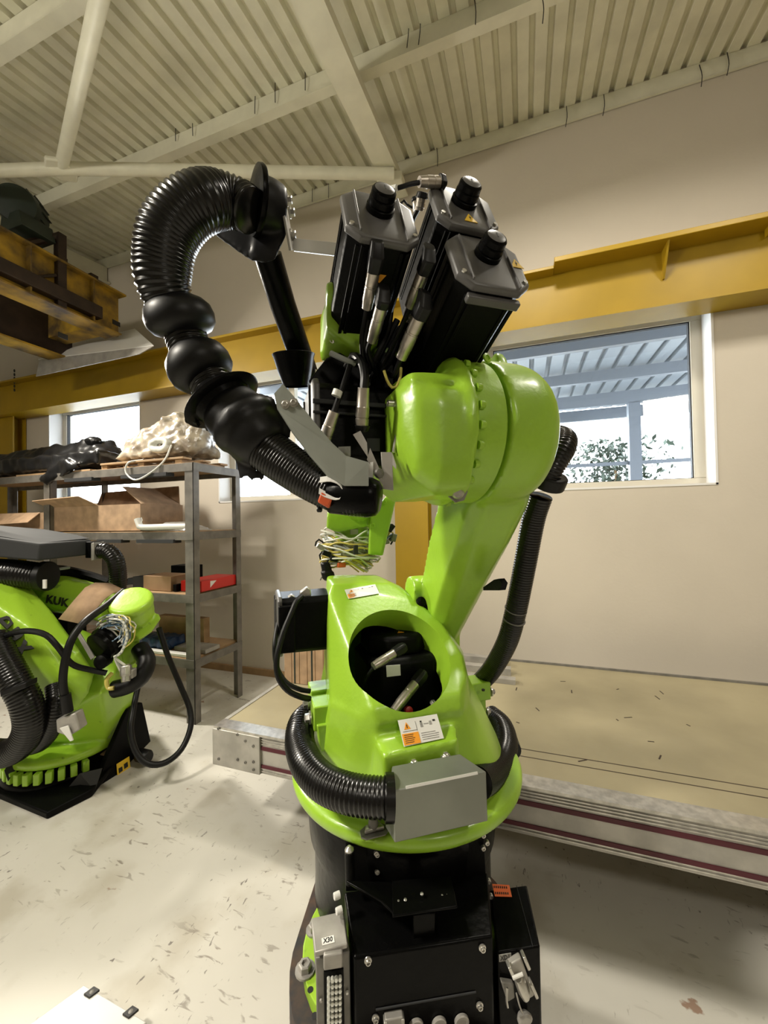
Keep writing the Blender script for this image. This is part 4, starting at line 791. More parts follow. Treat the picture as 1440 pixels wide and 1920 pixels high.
obj('side_screw', MB().lathe(PB(602, 1875, 0.992), -BN, [(0.004, 0), (0.003, 0.004)], 10), LGREY, ls)
# right junction box
q0 = 0.985
ta, tb = PB(932, 1775, q0), PB(1013, 1785, q0); zz = (ta.z+tb.z)/2; ta.z = tb.z = zz
tc_, td_ = PB(988, 1665, 1.16), PB(918, 1662, 1.16); zz = (tc_.z+td_.z)/2; tc_.z = td_.z = zz
jb = obj('junction_box', MB().hexa([dz(ta, 0.03), dz(tb, 0.03), dz(tc_, 0.03), dz(td_, 0.03), ta, tb, tc_, td_]), BLACKG, rob, bev=0.005, seg=3, label='black junction box with orange sticker on the right of the base')
sx_ = (tb-ta).normalized(); sy_ = (td_-ta).normalized(); sn_ = sx_.cross(sy_).normalized()
def onq(x, y, p0, n, off=0.0): return PN(x, y, V(p0)+V(n)*off, n)
st = [onq(x, y, ta, sn_, 0.001) for x, y in ((928, 1681), (960, 1682), (955, 1660), (923, 1658))]
so_ = obj('orange_sticker', MB().hexa(st+[p+sn_*0.001 for p in st]), ORANGE, jb, flat=True, label='orange sticker with two printed lines')
for v in (0.25, 0.75):
    for k in range(7):
        a = st[0].lerp(st[3], v).lerp(st[1].lerp(st[2], v), 0.08+k*0.12); obj('print_mark', MB().box(a+sn_*0.0014, sx_*0.0017, sy_*0.0035, sn_*0.0004), INK, so_, flat=True)
obj('lid_seam', MB().box(ta.lerp(tb, 0.83).lerp(td_.lerp(tc_, 0.72), 0.5)+sn_*0.001, sx_*0.0008, (td_.lerp(tc_, 0.72)-ta.lerp(tb, 0.83))*0.5, sn_*0.001), INK, jb, flat=True)
lc = PB(947, 1795, q0-0.001)
obj('tag_label', MB().box(lc, BU*0.016, UZ*0.0085, BN*0.0008), LABELG, jb, flat=True)
textmesh('XD1', lc-BN*0.0012, BU, UZ, 0.0165, INK, 'tag_lettering', jb, 0.0003, 0.0003, 0.8)
dc = (PB(992, 1870, q0)-PB(966, 1808, q0)).normalized(); dx_ = dc.cross(BN).normalized()
lk = obj('lever_lock', MB().prism([PB(952, 1812, 0.968), PB(978, 1797, 0.968), PB(1003, 1868, 0.968), PB(982, 1880, 0.968)], BN*0.018), LGREY, jb, bev=0.004, seg=3, label='steel lever lock connector')
obj('lock_hood', MB().lathe(PB(975, 1838, 0.966), dc, [(0.014, -0.012), (0.019, 0.0), (0.020, 0.02), (0.016, 0.04)], 16, sy=0.7), STEEL, lk, bev=0.001)
for px, py, l in ((985, 1800, .018), (957, 1818, .016), (999, 1852, .02)): obj('lock_ear', MB().box(PB(px, py, 0.962), dx_*0.004, dc*l, BN*0.010), STEEL, lk, bev=0.002)
obj('lock_pin', MB().cyl(PB(961, 1834, 0.95), PB(980, 1826, 0.95), 0.004, 10), LABEL, lk)
hk = obj('cable_hook', MB().prism([PB(940, 1842, 0.972), PB(964, 1846, 0.972), (PB(966, 1872, 0.972)), PB(952, 1880, 0.972), PB(946, 1862, 0.972)], BN*0.014), GREY, jb, bev=0.003)
obj('loose_lead', MB().tube(spline([PB(951, 1852, .965), PB(950, 1875, .96), PB(952, 1888, .965)], .005), 0.003, 6), STEEL, hk)
obj('loose_lead', MB().tube(spline([PB(968, 1862, .965), PB(974, 1885, .96), PB(980, 1900, .965)], .005), 0.002, 6), LGREY, hk)
obj('blind_plug', MB().lathe(PB(983, 1908, 0.975), -BN, [(0.010, -0.01), (0.015, 0.0), (0.015, 0.006), (0.010, 0.010)], 16, sx=1.3), LGREY, jb, bev=0.001)
# ================================================================== hose package along the forearm
def rm(D): return D if D < 0.95 else 0.95-(D-0.95)*0.13
def H(*l): return [PD(x, y, rm(D)) for x, y, D in l]
def K(x, y, D): return PD(x, y, rm(D))
def HU(*l): return [PD(x, y, D) for x, y, D in l]
big = obj('dress_hose', hose(H((470, 396, 1.0), (448, 384, .97), (412, 376, .93), (378, 380, .90), (343, 402, .89), (316, 440, .89), (306, 487, .90), (306, 530, .91), (320, 570, .93), (334, 592, .95)), 0.064, 0.0108, 0.0034, 26, rvals=[.050, .055, .060, .062, .063, .064, .063, .061, .056, .050]), HOSE, rob, sharp=80, label='thick ribbed black hose arching over the left of the robot')
def blob(name, a, b, prof, parent, m=RUBBER, n=32): 
    a, b = V(a), V(b); L = (b-a).length; return obj(name, MB().lathe(a, b-a, [(r, h*L) for r, h in prof], n), m, parent, sharp=60)
b1, b2 = K(331, 572, .93), K(346, 628, .97)
blob('ball_joint', b1, b2, [(.048, -.22), (.060, -.12), (.073, .10), (.078, .40), (.076, .68), (.064, .92), (.046, 1.02)], big)
obj('narrow_hose', hose(H((344, 615, .96), (352, 640, .98), (364, 672, 1.0)), 0.048, 0.010, 0.0035, 22), HOSE, big, sharp=80)
blob('ball_joint', K(362, 666, .99), K(389, 712, 1.03), [(.044, -.22), (.056, -.1), (.070, .15), (.075, .45), (.073, .72), (.060, .98), (.046, 1.08)], big)
obj('narrow_hose', hose(H((378, 688, 1.02), (398, 722, 1.05), (415, 752, 1.08)), 0.050, 0.010, 0.0035, 22), HOSE, big, sharp=80)
fd0 = (K(560, 872, 1.32)-K(415, 745, 1.07)).normalized(); fc = K(418, 752, 1.08)
fd1 = (K(450, 790, 1.13)-K(405, 730, 1.06)).normalized()
obj('flange_ring', MB().lathe(fc, fd1, [(.058, -.03), (.066, -.02), (.090, -.004), (.094, 0.000), (.090, .004), (.070, .006), (.060, .03)], 48), BLACKG, big, sharp=40)
# clamp housing
hc = join(MB().lathe(fc+fd1*.012, (K(505, 840, 1.22)-fc), [(.062, 0), (.070, .02), (.072, .05), (.080, .058), (.080, .078), (.072, .086), (.070, .11), (.064, .135), (.054, .15)], 36))
cl_ = obj('hose_clamp', eval_mesh(join(hc, hull(H((462, 738, 1.10), (512, 735, 1.13), (532, 762, 1.16), (562, 815, 1.20), (545, 835, 1.20), (470, 790, 1.12), (490, 745, 1.20), (540, 790, 1.24))), hull(H((360, 775, 1.12), (352, 795, 1.12), (372, 810, 1.13), (410, 820, 1.14), (400, 770, 1.10), (390, 800, 1.18))), hull(H((420, 868, 1.16), (450, 905, 1.18), (500, 905, 1.22), (520, 880, 1.22), (440, 840, 1.14), (470, 890, 1.26)))), [('remesh', .007), ('smooth', 5)]), RUBBER, rob, sharp=40, label='bulky black hose clamp housing')
for px, py, D in ((361, 783, 1.09), (373, 767, 1.07)): obj('clamp_lug', MB().box(K(px, py, D), c_r*.013, c_f*.016, c_u*.016), RUBBER, cl_, bev=.006)
lo = obj('lower_hose', hose(H((498, 842, 1.20), (540, 872, 1.27), (590, 905, 1.36), (640, 928, 1.46), (690, 935, 1.56)), 0.05, 0.0075, 0.0018, 24, rvals=[.053, .050, .046, .043, .042]), HOSE, rob, sharp=80, label='ribbed black hose end reaching the wrist')
blob('hose_end', K(622, 925, 1.43), K(712, 935, 1.60), [(.043, 0), (.045, .02), (.044, .8), (.038, .95), (.030, 1)], lo, BLACKG)
# upper end ring, elbow body, plate
u0 = PD(484, 378, 0.99); ud = (PD(530, 400, 1.04)-PD(440, 366, .97)).normalized(); ud = (ud*0.75+c_r*.4+c_f*0.2).normalized()
ur = obj('hose_ring', MB().lathe(u0, ud, [(.048, -.016), (.066, -.010), (.076, -.008), (.078, 0), (.076, .005), (.050, .008)], 40), BLACKG, big, sharp=40)
eb = obj('hose_elbow', eval_mesh(join(MB().lathe(u0, ud, [(.058, -.01), (.058, .03), (.052, .06)], 30), hull(HU((500, 345, 1.02), (522, 350, 1.02), (532, 385, 1.02), (538, 440, 1.02), (515, 490, 1.03), (490, 495, 1.03), (470, 470, 1.02), (485, 400, 1.02))+HU((505, 360, 1.1), (530, 440, 1.1), (500, 480, 1.1))), hull(HU((395, 425, 1.02), (400, 440, 1.03), (445, 462, 1.03), (470, 490, 1.03), (492, 492, 1.03), (490, 425, 1.02), (420, 412, 1.02))+HU((420, 430, 1.1), (480, 480, 1.1)))), [('remesh', .006), ('smooth', 5)]), RUBBER, rob, sharp=40, label='black elbow piece behind the upper hose end')
obj('mount_plate', quadplate(HU((521, 343, 0.99), (528, 345, 1.10), (551, 468, 1.10), (544, 470, 0.985)), 0.006), LGREY, eb, bev=0.001, label='galvanised mounting plate')
for px, py in ((538, 375), (543, 398), (545, 440)): bolt(PD(px, py, 1.05), c_r, .010, .014, STEEL, eb)
obj('flat_bar', quadplate(HU((550, 447, 1.06), (636, 456, .98), (638, 481, .98), (551, 471, 1.06)), 0.006), LABEL, rob, bev=0.001, label='white galvanised flat bar')
# thin dark tube with funnel
tb_ = obj('guide_tube', MB().tube(HU((502, 478, 1.08), (530, 570, 1.17), (578, 708, 1.32)), 0.0375, 28), BLACKG, rob, label='straight black guide tube')
fa, fb = PD(556, 725, 1.26), PD(553, 668, 1.26)
obj('funnel_ring', MB().lathe(fa, fb-fa+c_f*-.02, [(.038, 0), (.045, .02), (.054, .05), (.062, .085), (.066, .096), (.063, .098), (.058, .085), (.050, .05), (.040, .02)], 36, cap=False), BLACKG, tb_, sharp=50)
bolt(PD(592, 700, 1.22), c_r, .008, .01, STEEL, tb_)
# galvanised bracket
pts = [(514, 740, 1.10), (530, 722, 1.10), (548, 742, 1.12), (588, 792, 1.19), (622, 832, 1.27), (648, 856, 1.33), (690, 868, 1.42), (690, 912, 1.42), (645, 912, 1.34), (614, 894, 1.28), (580, 855, 1.20), (548, 812, 1.15), (520, 768, 1.12)]
b_lo = [PD(x, y, rm(D)-.06) for x, y, D in pts]; th_ = (c_r*0.3-c_f*.9+c_u*.2)*0.005
br = obj('galvanised_bracket', MB().prism(b_lo, th_), ZINC, rob, sharp=20, flat=True, label='bent galvanised sheet bracket')
for px, py in ((535, 758), (551, 755)): bolt(PD(px, py, rm(1.118)-.066), -c_f, .007, .007, STEEL, br)
obj('bracket_foot', quadplate(H((690, 868, 1.41), (700, 866, 1.44), (700, 915, 1.44), (690, 915, 1.41)), .004), LABEL, br, flat=True)
obj('bracket_disc', MB().lathe(K(690, 918, 1.43), c_u-c_f*.3, [(.025, 0), (.025, .004), (.02, .006)], 28), ZINC, br)
obj('bracket_wing', quadplate(H((662, 815, 1.38), (676, 808, 1.38), (688, 830, 1.40), (690, 858, 1.41)), .004), LGREY, br, flat=True)
obj('bracket_wing', quadplate(H((688, 862, 1.42), (694, 840, 1.42), (712, 880, 1.43), (722, 918, 1.44)), .004), LGREY, br, flat=True)
obj('bracket_wing', quadplate(H((714, 848, 1.40), (735, 848, 1.41), (738, 920, 1.41), (718, 917, 1.40)), .005), LGREY, br, bev=.001)
obj('bracket_wing', quadplate(H((736, 850, 1.42), (743, 872, 1.44), (743, 880, 1.44), (736, 872, 1.42)), .004), LGREY, br, flat=True)
obj('pivot_knob', MB().lathe(K(708, 888, 1.40), -c_f+c_r*.6, [(.010, 0), (.012, .006), (.010, .012), (.004, .014)], 18), GREY, br)
stp = [K(598, 902, 1.27), K(622, 912, 1.27), K(640, 922, 1.29), K(645, 915, 1.31), K(640, 903, 1.31), K(618, 896, 1.29), K(604, 893, 1.28)]
m_ = MB()
sp_ = spline(HU((600, 900, .846), (620, 898, .844), (638, 906, .842), (643, 920, .842), (634, 932, .842), (612, 928, .842), (598, 920, .844)), .008)
for i in range(len(sp_)-1):
    a, b = sp_[i], sp_[i+1]; w_ = c_u*.006+c_f*.004; m_.add([a-w_, b-w_, b+w_, a+w_], [(0, 1, 2, 3)])
obj('white_strap', m_, LABEL, lo, flat=True, rec=False, solid=.002)
obj('orange_clip', MB().box(PD(610, 938, .848), c_r*.012+c_u*-.007, c_u*.011+c_r*.004, c_f*.009), ORANGEC, lo, bev=.004, seg=3)
obj('zip_tie_end', join(MB().tube(H((595, 948, 1.28), (600, 956, 1.28)), .003, 6), MB().ball(K(599, 956, 1.28), .007, 5)), INK, lo)
# the robot above is modelled a little over size; its base stands on a pedestal here
rob.scale = (0.78, 0.78, 0.78); rob.location = (-0.3354, 1.0998, 0.297)
# ================================================================== STEEL SHELVING ON THE LEFT
SX1, SX0, SY0, SY1, STOP = -2.10, -4.9, 2.11, 2.58, 1.755
sh = thing('shelving_rack', 'grey steel shelving rack loaded with boxes and bags by the window wall', 'shelf', ((SX0+SX1)/2, 2.35, 0))
def angle_post(x, y, sx, sy):
    m = MB(); m.bb(min(x, x+sx*.075), max(x, x+sx*.075), min(y, y+sy*.006), max(y, y+sy*.006), 0, STOP); m.bb(min(x, x+sx*.006), max(x, x+sx*.006), min(y, y+sy*.05), max(y, y+sy*.05), 0, STOP-.0005)
    obj('post', m, SHELFM, sh, flat=True, rec=False)
for x, sx in ((SX1, -1), (-3.55, -1), (SX0, 1)):
    angle_post(x, SY0, sx, 1); angle_post(x, SY1, sx, -1)
LV = [STOP-.002, 1.285, 0.86, 0.425]
for z in LV:
    obj('front_rail', MB().bb(SX0, SX1-.005, SY0-.004, SY0+.002, z-.055, z), SHELFM, sh, flat=True)
    obj('back_rail', MB().bb(SX0, SX1-.005, SY1-.004, SY1+.002, z-.055, z), SHELFM, sh, flat=True)
    obj('side_rail', MB().bb(SX1-.004, SX1+.003, SY0+.002, SY1, z-.055, z), SHELFM, sh, flat=True)
for z, ps in ((LV[0], ((-4.88, -4.0, 0), (-3.98, -3.1, .01), (-3.08, -2.13, 0))), (LV[1], ((-4.88, -3.7, 0), (-3.68, -2.9, 0), (-2.88, -2.13, 0))), (LV[2], ((-4.88, -3.5, 0), (-3.48, -2.13, 0))), (LV[3], ((-4.88, -3.6, 0), (-3.58, -2.13, 0)))):
    for a, b, d in ps: obj('shelf_board', MB().bb(a, b, SY0+.004, SY1-.006, z-.018, z+.004+d), WOOD, sh, bev=.002)
for a, b, z in ((-3.35, -3.05, LV[0]-.03), (-2.75, -2.32, LV[0]-.034), (-3.0, -2.75, LV[1]-.03), (-2.6, -2.26, LV[1]-.03)):
    obj('packing_strip', MB().bb(a, b, SY0-.02, SY0+.05, z-.045, z-.02), CHAR, sh, flat=True)
def lumpy(mb, vox, sm, amp, sc, seed=0, amp2=0, sc2=20):
    me = eval_mesh(mb, [('remesh', vox), ('smooth', sm)])
    n = len(me.vertices); co = np.empty(n*3); me.vertices.foreach_get('co', co); co = co.reshape(-1, 3); no = np.empty(n*3); me.vertices.foreach_get('normal', no); no = no.reshape(-1, 3)
    for i in range(n):
        p = V(co[i])*sc+V((seed, 0, 0)); q = 1-abs(noise.noise(p))*2.2; r = noise.noise(V(co[i])*sc2)
        co[i] += no[i]*(amp*(q-.4)+amp2*r)
    me.vertices.foreach_set('co', co.ravel()); me.update(); return me
zt_ = LV[0]+.005
# black bags
bg = thing('black_bag', 'long black plastic-wrapped bundle lying on the top shelf', 'bag', (-3.7, 2.3, zt_))
obj('bag_film', lumpy(join(MB().bb(-4.95, -3.05, 2.14, 2.56, zt_+.04, zt_+.15), hull([V((x, y, z)) for x, y, z in ((-4.9, 2.18, zt_+.1), (-3.1, 2.2, zt_+.1), (-4.9, 2.5, zt_+.1), (-3.1, 2.5, zt_+.1), (-4.6, 2.3, zt_+.25), (-3.9, 2.3, zt_+.26), (-3.35, 2.3, zt_+.30), (-3.25, 2.4, zt_+.29), (-4.5, 2.45, zt_+.24))]), hull([PY(x, y, Y) for x, y, Y in ((75, 900, 2.10), (110, 860, 2.09), (150, 872, 2.09), (88, 912, 2.10), (75, 900, 2.13), (110, 860, 2.16), (150, 872, 2.16), (88, 912, 2.12))])), .016, 5, .022, 5, 3, .012, 16), BAGM, bg, sharp=60)
obj('bag_knot', lumpy(MB().ball((-3.33, 2.3, zt_+.27), .055, 8, (1.3, 1, .7)), .012, 2, .01, 14), BAGM, bg)
# pallet and clear-wrapped parcel
pa = thing('small_pallet', 'small wooden pallet on the top shelf under the clear-wrapped parcel', 'pallet', (-2.62, 2.34, zt_))
for y in (2.16, 2.34, 2.52): obj('deck_board', MB().bb(-3.0, -2.2, y-.04, y+.04, zt_+.03, zt_+.045), WOOD, pa, bev=.002)
for x in (-2.97, -2.6, -2.25): obj('pallet_block', MB().bb(x-.03, x+.03, 2.13, 2.55, zt_+.001, zt_+.029), WOOD, pa, bev=.002)
zp = zt_+.075
pk = thing('wrapped_parcel', 'lumpy parcel in dusty clear plastic on the small pallet', 'parcel', (-2.6, 2.34, zp))
obj('plastic_wrap', lumpy(hull([V(p) for p in ((-2.98, 2.2, zp+.01), (-2.24, 2.2, zp+.01), (-2.98, 2.5, zp+.01), (-2.2, 2.5, zp+.01), (-2.95, 2.25, zp+.12), (-2.72, 2.25, zp+.23), (-2.42, 2.25, zp+.33), (-2.2, 2.3, zp+.30), (-2.85, 2.45, zp+.2), (-2.3, 2.45, zp+.34), (-2.18, 2.25, zp+.12))]), .014, 3, .018, 7, 8, .015, 22), WRAP, pk, sharp=50)
obj('cable_coil', lumpy(MB().tube([(-2.46+.07*math.cos(a)*1.2, 2.17, zp+.075+.035*math.sin(a)) for a in np.linspace(0, 6.1, 18)], .026, 8), .01, 1, .003, 20), WIREW, pk)
wcb = obj('white_cable',  MB().tube(spline([(-2.32, 2.14, zp+.06), (-2.36, 2.11, zt_+.02), (-2.48, 2.085, zt_-.07), (-2.60, 2.08, zt_-.10), (-2.69, 2.085, zt_-.04), (-2.68, 2.10, zt_+.03), (-2.60, 2.15, zt_+.05)], .02), .006, 8), LABEL, pk, label='white cable looping over the shelf edge')
# boxes on the second shelf
def openbox(x0, x1, y0, y1, z, h, name, lab, mt, flaps):
    t = thing(name, lab, 'box', ((x0+x1)/2, (y0+y1)/2, z)); k = .006; m = MB()
    m.bb(x0, x1, y0, y0+k, z, z+h); m.bb(x0, x1, y1-k, y1, z, z+h); m.bb(x0, x0+k, y0+k, y1-k, z, z+h); m.bb(x1-k, x1, y0+k, y1-k, z, z+h); m.bb(x0, x1, y0, y1, z, z+k)
    obj('box_body', m, mt, t, flat=True, rec=False)
    for p in flaps: obj('flap', quadplate(p, .005), mt, t, flat=True)
    return t
z2 = LV[1]+.006
openbox(-3.62, -2.62, 2.14, 2.52, z2, .20, 'cardboard_box', 'large open cardboard box on the second shelf, flap raised', CARD2, [
    [(-3.62, 2.14, z2+.2), (-3.05, 2.14, z2+.2), (-3.15, 2.06, z2+.27), (-3.68, 2.06, z2+.25)], [(-2.62, 2.15, z2+.2), (-2.62, 2.5, z2+.2), (-2.88, 2.48, z2+.34), (-2.88, 2.2, z2+.34)], [(-3.62, 2.52, z2+.2), (-2.65, 2.52, z2+.2), (-2.7, 2.56, z2+.36), (-3.6, 2.56, z2+.34)]])
openbox(-4.3, -3.66, 2.14, 2.5, z2, .16, 'cardboard_box', 'smaller open cardboard box at the left on the second shelf', CARD2, [[(-4.3, 2.14, z2+.16), (-3.72, 2.14, z2+.16), (-3.7, 2.04, z2+.08), (-4.35, 2.04, z2+.06)], [(-4.3, 2.5, z2+.16), (-3.7, 2.5, z2+.16), (-3.7, 2.54, z2+.26), (-4.3, 2.54, z2+.26)]])
tb = thing('hose_bag', 'clear plastic bag with a pale hose at the right end of the second shelf', 'bag', (-2.4, 2.2, z2))
obj('pale_hose', MB().tube(spline([(-2.60, 2.10, z2+.09), (-2.58, 2.10, z2+.05), (-2.55, 2.10, z2+.03), (-2.35, 2.12, z2+.03), (-2.16, 2.16, z2+.03)], .02), .022, 12), LABEL, tb)
obj('bag_film', lumpy(hull([V(p) for p in ((-2.58, 2.12, z2+.005), (-2.15, 2.12, z2+.005), (-2.1, 2.3, z2+.005), (-2.56, 2.3, z2+.005), (-2.5, 2.18, z2+.05), (-2.35, 2.2, z2+.075), (-2.2, 2.2, z2+.05))]), .012, 2, .008, 10, 2), FILM, tb)
obj('bag_tie', MB().tube([(-2.58, 2.10, z2+.03), (-2.54, 2.09, z2+.08), (-2.55, 2.09, z2+.10)], .003, 5), LABEL, tb)
# third shelf
z3 = LV[2]+.006
def box1(name, x0, x1, y0, y1, z, h, mt, lab, cat, **k):
    o = obj(name, MB().bb(x0, x1, y0, y1, z, z+h), mt, bev=.003, **k); return finish(o, None, lab, None, cat, None)
rb_ = box1('red_case', -2.30, -2.115, 2.19, 2.54, z3, .075, RED, 'red plastic case at the right end of the third shelf', 'case')
obj('case_label', MB().prism([(-2.1145, 2.27, z3+.02), (-2.1145, 2.33, z3+.062), (-2.1145, 2.27, z3+.066)], (.001, 0, 0)), LABEL, rb_, flat=True)
box1('parts_box', -2.62, -2.36, 2.16, 2.34, z3, .105, CARD, 'small brown cardboard box on the third shelf', 'box')
box1('parts_box', -2.75, -2.64, 2.18, 2.36, z3, .09, CHAR, 'small black box left of the brown box on the third shelf', 'box')
bx2 = box1('tool_bag', -2.34, -2.31, 2.16, 2.3, z3, .05, BLACK, 'black pouch leaning behind the front post on the third shelf', 'pouch')
o = obj('metal_parts', join(*[MB().box((-2.95+.06*i, 2.2+.03*(i % 3), z3+.03+.008*(i % 4)), (.026, .008*(i % 2), 0), (0, .02, 0), (0, .006, .024)) for i in range(-8, 4)]), RUBBER, bev=.003); finish(o, None, 'row of small dark machine parts on the third shelf', 'stuff', 'parts', None)
box1('black_tray', -2.62, -2.42, 2.40, 2.52, z3, .15, BLACK, 'black tray standing at the back of the third shelf', 'tray')
# bottom shelf
z4 = LV[3]+.006
box1('wood_panel', -2.75, -2.30, 2.40, 2.46, z4, .19, WOOD, 'wooden panel leaning at the back of the lowest shelf', 'panel')
o = obj('blue_bag', lumpy(MB().bb(-2.72, -2.42, 2.18, 2.34, z4+.012, z4+.085), .012, 3, .012, 12, 1), BLUE, sharp=60); finish(o, None, 'crumpled blue plastic bag on the lowest shelf', None, 'bag', None)
box1('white_board', -2.80, -2.14, 2.125, 2.17, z4, .02, LABEL, 'narrow white board along the front of the lowest shelf', 'board')
box1('white_board', -2.40, -2.115, 2.22, 2.36, z4+.0, .03, LGREY, 'pale board at the right end of the lowest shelf', 'board')
# ================================================================== CRANE, UPPER LEFT
XG = PY(232, 600, 2.6).x
gz1, gz0 = PX(228, 556, XG).z, PX(236, 640, XG).z
cr = thing('bridge_crane', 'yellow and brown overhead bridge crane at the upper left', 'crane', (XG-.5, 1.3, gz0))
obj('girder_web', MB().bb(XG-.02, XG, -0.6, 2.55, gz0+.012, gz1-.015), YELD, cr, flat=True)
obj('top_flange', MB().bb(XG-.10, XG+.06, -0.6, 2.58, gz1-.015, gz1), YELD, cr, flat=True)
obj('bottom_flange', MB().bb(XG-.12, XG+.08, -0.6, 2.52, gz0, gz0+.012), YELD, cr, flat=True)
obj('girder_web', MB().bb(XG-.62, XG-.60, -0.6, 2.55, gz0-.12, gz1-.1), RUSTY, cr, flat=True)
obj('bottom_flange', MB().bb(XG-.72, XG-.52, -0.6, 2.52, gz0-.135, gz0-.12), YELD, cr, flat=True)
obj('end_tie', MB().bb(XG-.62, XG-.02, 2.35, 2.50, gz0+.02, gz1-.05), YELD, cr, flat=True)
for y in (2.3, 1.85): obj('web_stiffener', MB().bb(XG, XG+.05, y, y+.012, gz0+.012, gz1-.015), YELD, cr, flat=True)
ry = gz1+.02
obj('brown_channel', MB().box(PX(40, 520, XG+.02)+V((0, -.2, 0)), (.05, 0, 0), (0, .75, 0), (0, 0, .05)), RUSTY, cr, bev=.004)
obj('long_rail', MB().tube([V((XG-.05, 2.5, gz1+.05)), V((XG-.05, -.4, gz1+.05))], .014, 8), RUSTY, cr)
obj('rail_foot', MB().bb(XG-.08, XG+.02, 2.05, 2.12, gz1, gz1+.05), RUSTY, cr); obj('rail_foot', MB().bb(XG-.08, XG+.02, 2.3, 2.36, gz1, gz1+.05), RUSTY, cr)
p1, p2 = PX(113, 440, XG+.02), PX(113, 580, XG+.02)
obj('guard_post', MB().box((p1+p2)/2, (.03, 0, 0), (0, .03, 0), (0, 0, (p1.z-p2.z)/2)), RUSTY, cr, bev=.004)
p3 = PX(60, 452, XG+.02); p3.x -= .1
obj('guard_arm', MB().tube([p1+V((0, 0, -.01)), p3], .028, 8), RUSTY, cr)
obj('guard_rail', MB().tube([PX(0, 440, XG-.02), PX(105, 495, XG-.02)], .018, 8), WOOD, cr)
obj('lower_brace', MB().tube([PX(0, 505, XG+.03), PX(60, 520, XG+.03), PX(105, 516, XG+.03)], .012, 8), RUSTY, cr)
for px, py in ((218, 606), (118, 630)): obj('slot', MB().box(PX(px, py, XG+.001), (.002, 0, 0), (0, .035, 0), (0, 0, .02)), INK, cr, flat=True)
mc = PX(18, 378, XG-.1)
mt = cr
hm_ = obj('hoist_motor', MB().lathe(mc+V((-.14, .20, .05)), (0.75, -.8, -.25), [(.08, -.02), (.12, 0), (.135, .03), (.135, .22), (.125, .26), (.05, .27)], 36), DGREEN, mt, sharp=40)
_mx, _my, _mz = frame((0.75, -.8, -.25)); m_ = MB()
for k in range(16):
    a = 2*PI*k/16; rd_ = _mx*math.cos(a)+_my*math.sin(a); m_.box(mc+V((-.14, .20, .05))+_mz*.11+rd_*.137, rd_*.010, _mz*.09, rd_.cross(_mz)*.003)
obj('cooling_fins', m_, DGREEN, hm_, flat=True)
obj('motor_bracket', MB().hexa([mc+V(p) for p in ((-.12, 0, -.2), (.14, 0, -.2), (.14, .22, -.2), (-.12, .22, -.2), (-.1, 0, -.08), (.1, 0, -.08), (.1, .22, -.08), (-.1, .22, -.08))]), DGREEN, hm_, bev=.004)
wp = [PY(x, y, 2.55) for x, y in ((76, 690), (245, 646), (288, 650), (254, 616), (95, 658))]
ec_ = obj('end_carriage', quadplate([PY(72, 674, 2.42), PY(288, 648, 2.50), PY(253, 617, 2.70), PY(99, 655, 2.70)], .008), LABEL, cr, flat=True, label='pale steel end carriage plate')
obj('front_face', quadplate([PY(68, 706, 2.41), PY(262, 664, 2.49), PY(288, 649, 2.50), PY(75, 675, 2.42)], .008), LGREY, ec_, flat=True)
lc2 = thing('support_column', 'bright yellow column at the far left edge of the photo', 'column', (PY(8, 900, 2.85).x, 2.88, 0))
xx = PY(26, 880, 2.85).x
m = MB(); m.bb(xx-.26, xx, 2.84, 2.855, 0, 2.58); m.bb(xx-.26, xx, 2.955, 2.97, 0, 2.58); m.bb(xx-.14, xx-.125, 2.855, 2.955, 0, 2.58)
obj('column_profile', m, YEL, lc2, flat=True)
m = MB(); c0 = PY(27, 690, 2.74)
for k in range(6): m.ball(c0+V((0, 0, -.03-k*.042)), .012, 5, (.7, .7, 1.6))
o = obj('hanging_chain', m, INK, flat=False); finish(o, None, 'short dark chain hanging below the beam at the far left', None, 'chain', None)
# ================================================================== ITEMS ON THE FLOOR AND PLATFORM
wbx = thing('floor_panel', 'white panel with two black clips lying on the floor, bottom left', 'panel', PZ(180, 1900))
P0, P1, P2, P3 = PZ(158, 1846, .05), PZ(276, 1916, .05), PZ(60, 2080, .05), PZ(-40, 1990, .05)
obj('panel_body', MB().hexa([p+V((0, 0, -.05)) for p in (P0, P1, P2, P3)]+[P0, P1, P2, P3]), LABEL, wbx, bev=.003)
for px, py in ((172, 1861), (245, 1898)):
    c = PZ(px, py, .052); ex = (P1-P0).normalized(); ey = (P3-P0).normalized(); cl2 = obj('black_clip', MB().box(c, ex*.012+ey*.0, ey*.012, UZ*.003), INK, wbx, bev=.001)
    obj('clip_screw', MB().lathe(c+UZ*.003, UZ, [(.006, 0), (.004, .001)], 10), GREY, cl2)
# strapped plank bundle against the wall
pbd = thing('plank_bundle', 'bundle of light planks with green straps standing on the platform by the wall', 'planks', PY(570, 1280, 2.6))
yp_ = PZ(570, 1283, PZ1).y; xa_ = PY(533, 1260, yp_).x; xb_ = PY(606, 1260, yp_).x; zb2 = PZ1-.002; zt2 = PY(560, 1150, yp_).z
n_ = 5
for i in range(n_):
    a = xa_+(xb_-xa_)*i/n_; obj('plank', MB().bb(a+.001, a+(xb_-xa_)/n_-.001, yp_, yp_+.04, zb2, zt2), CARD2, pbd, bev=.002)
for f in (.28, .72): obj('strap', MB().bb(xa_+(xb_-xa_)*f-.004, xa_+(xb_-xa_)*f+.004, yp_-.003, yp_-.001, zb2, zt2), DGREEN, pbd, flat=True)
mp = thing('metal_profiles', 'galvanised steel profiles lying on the platform behind the column', 'profiles', PY(920, 1270, 2.6))
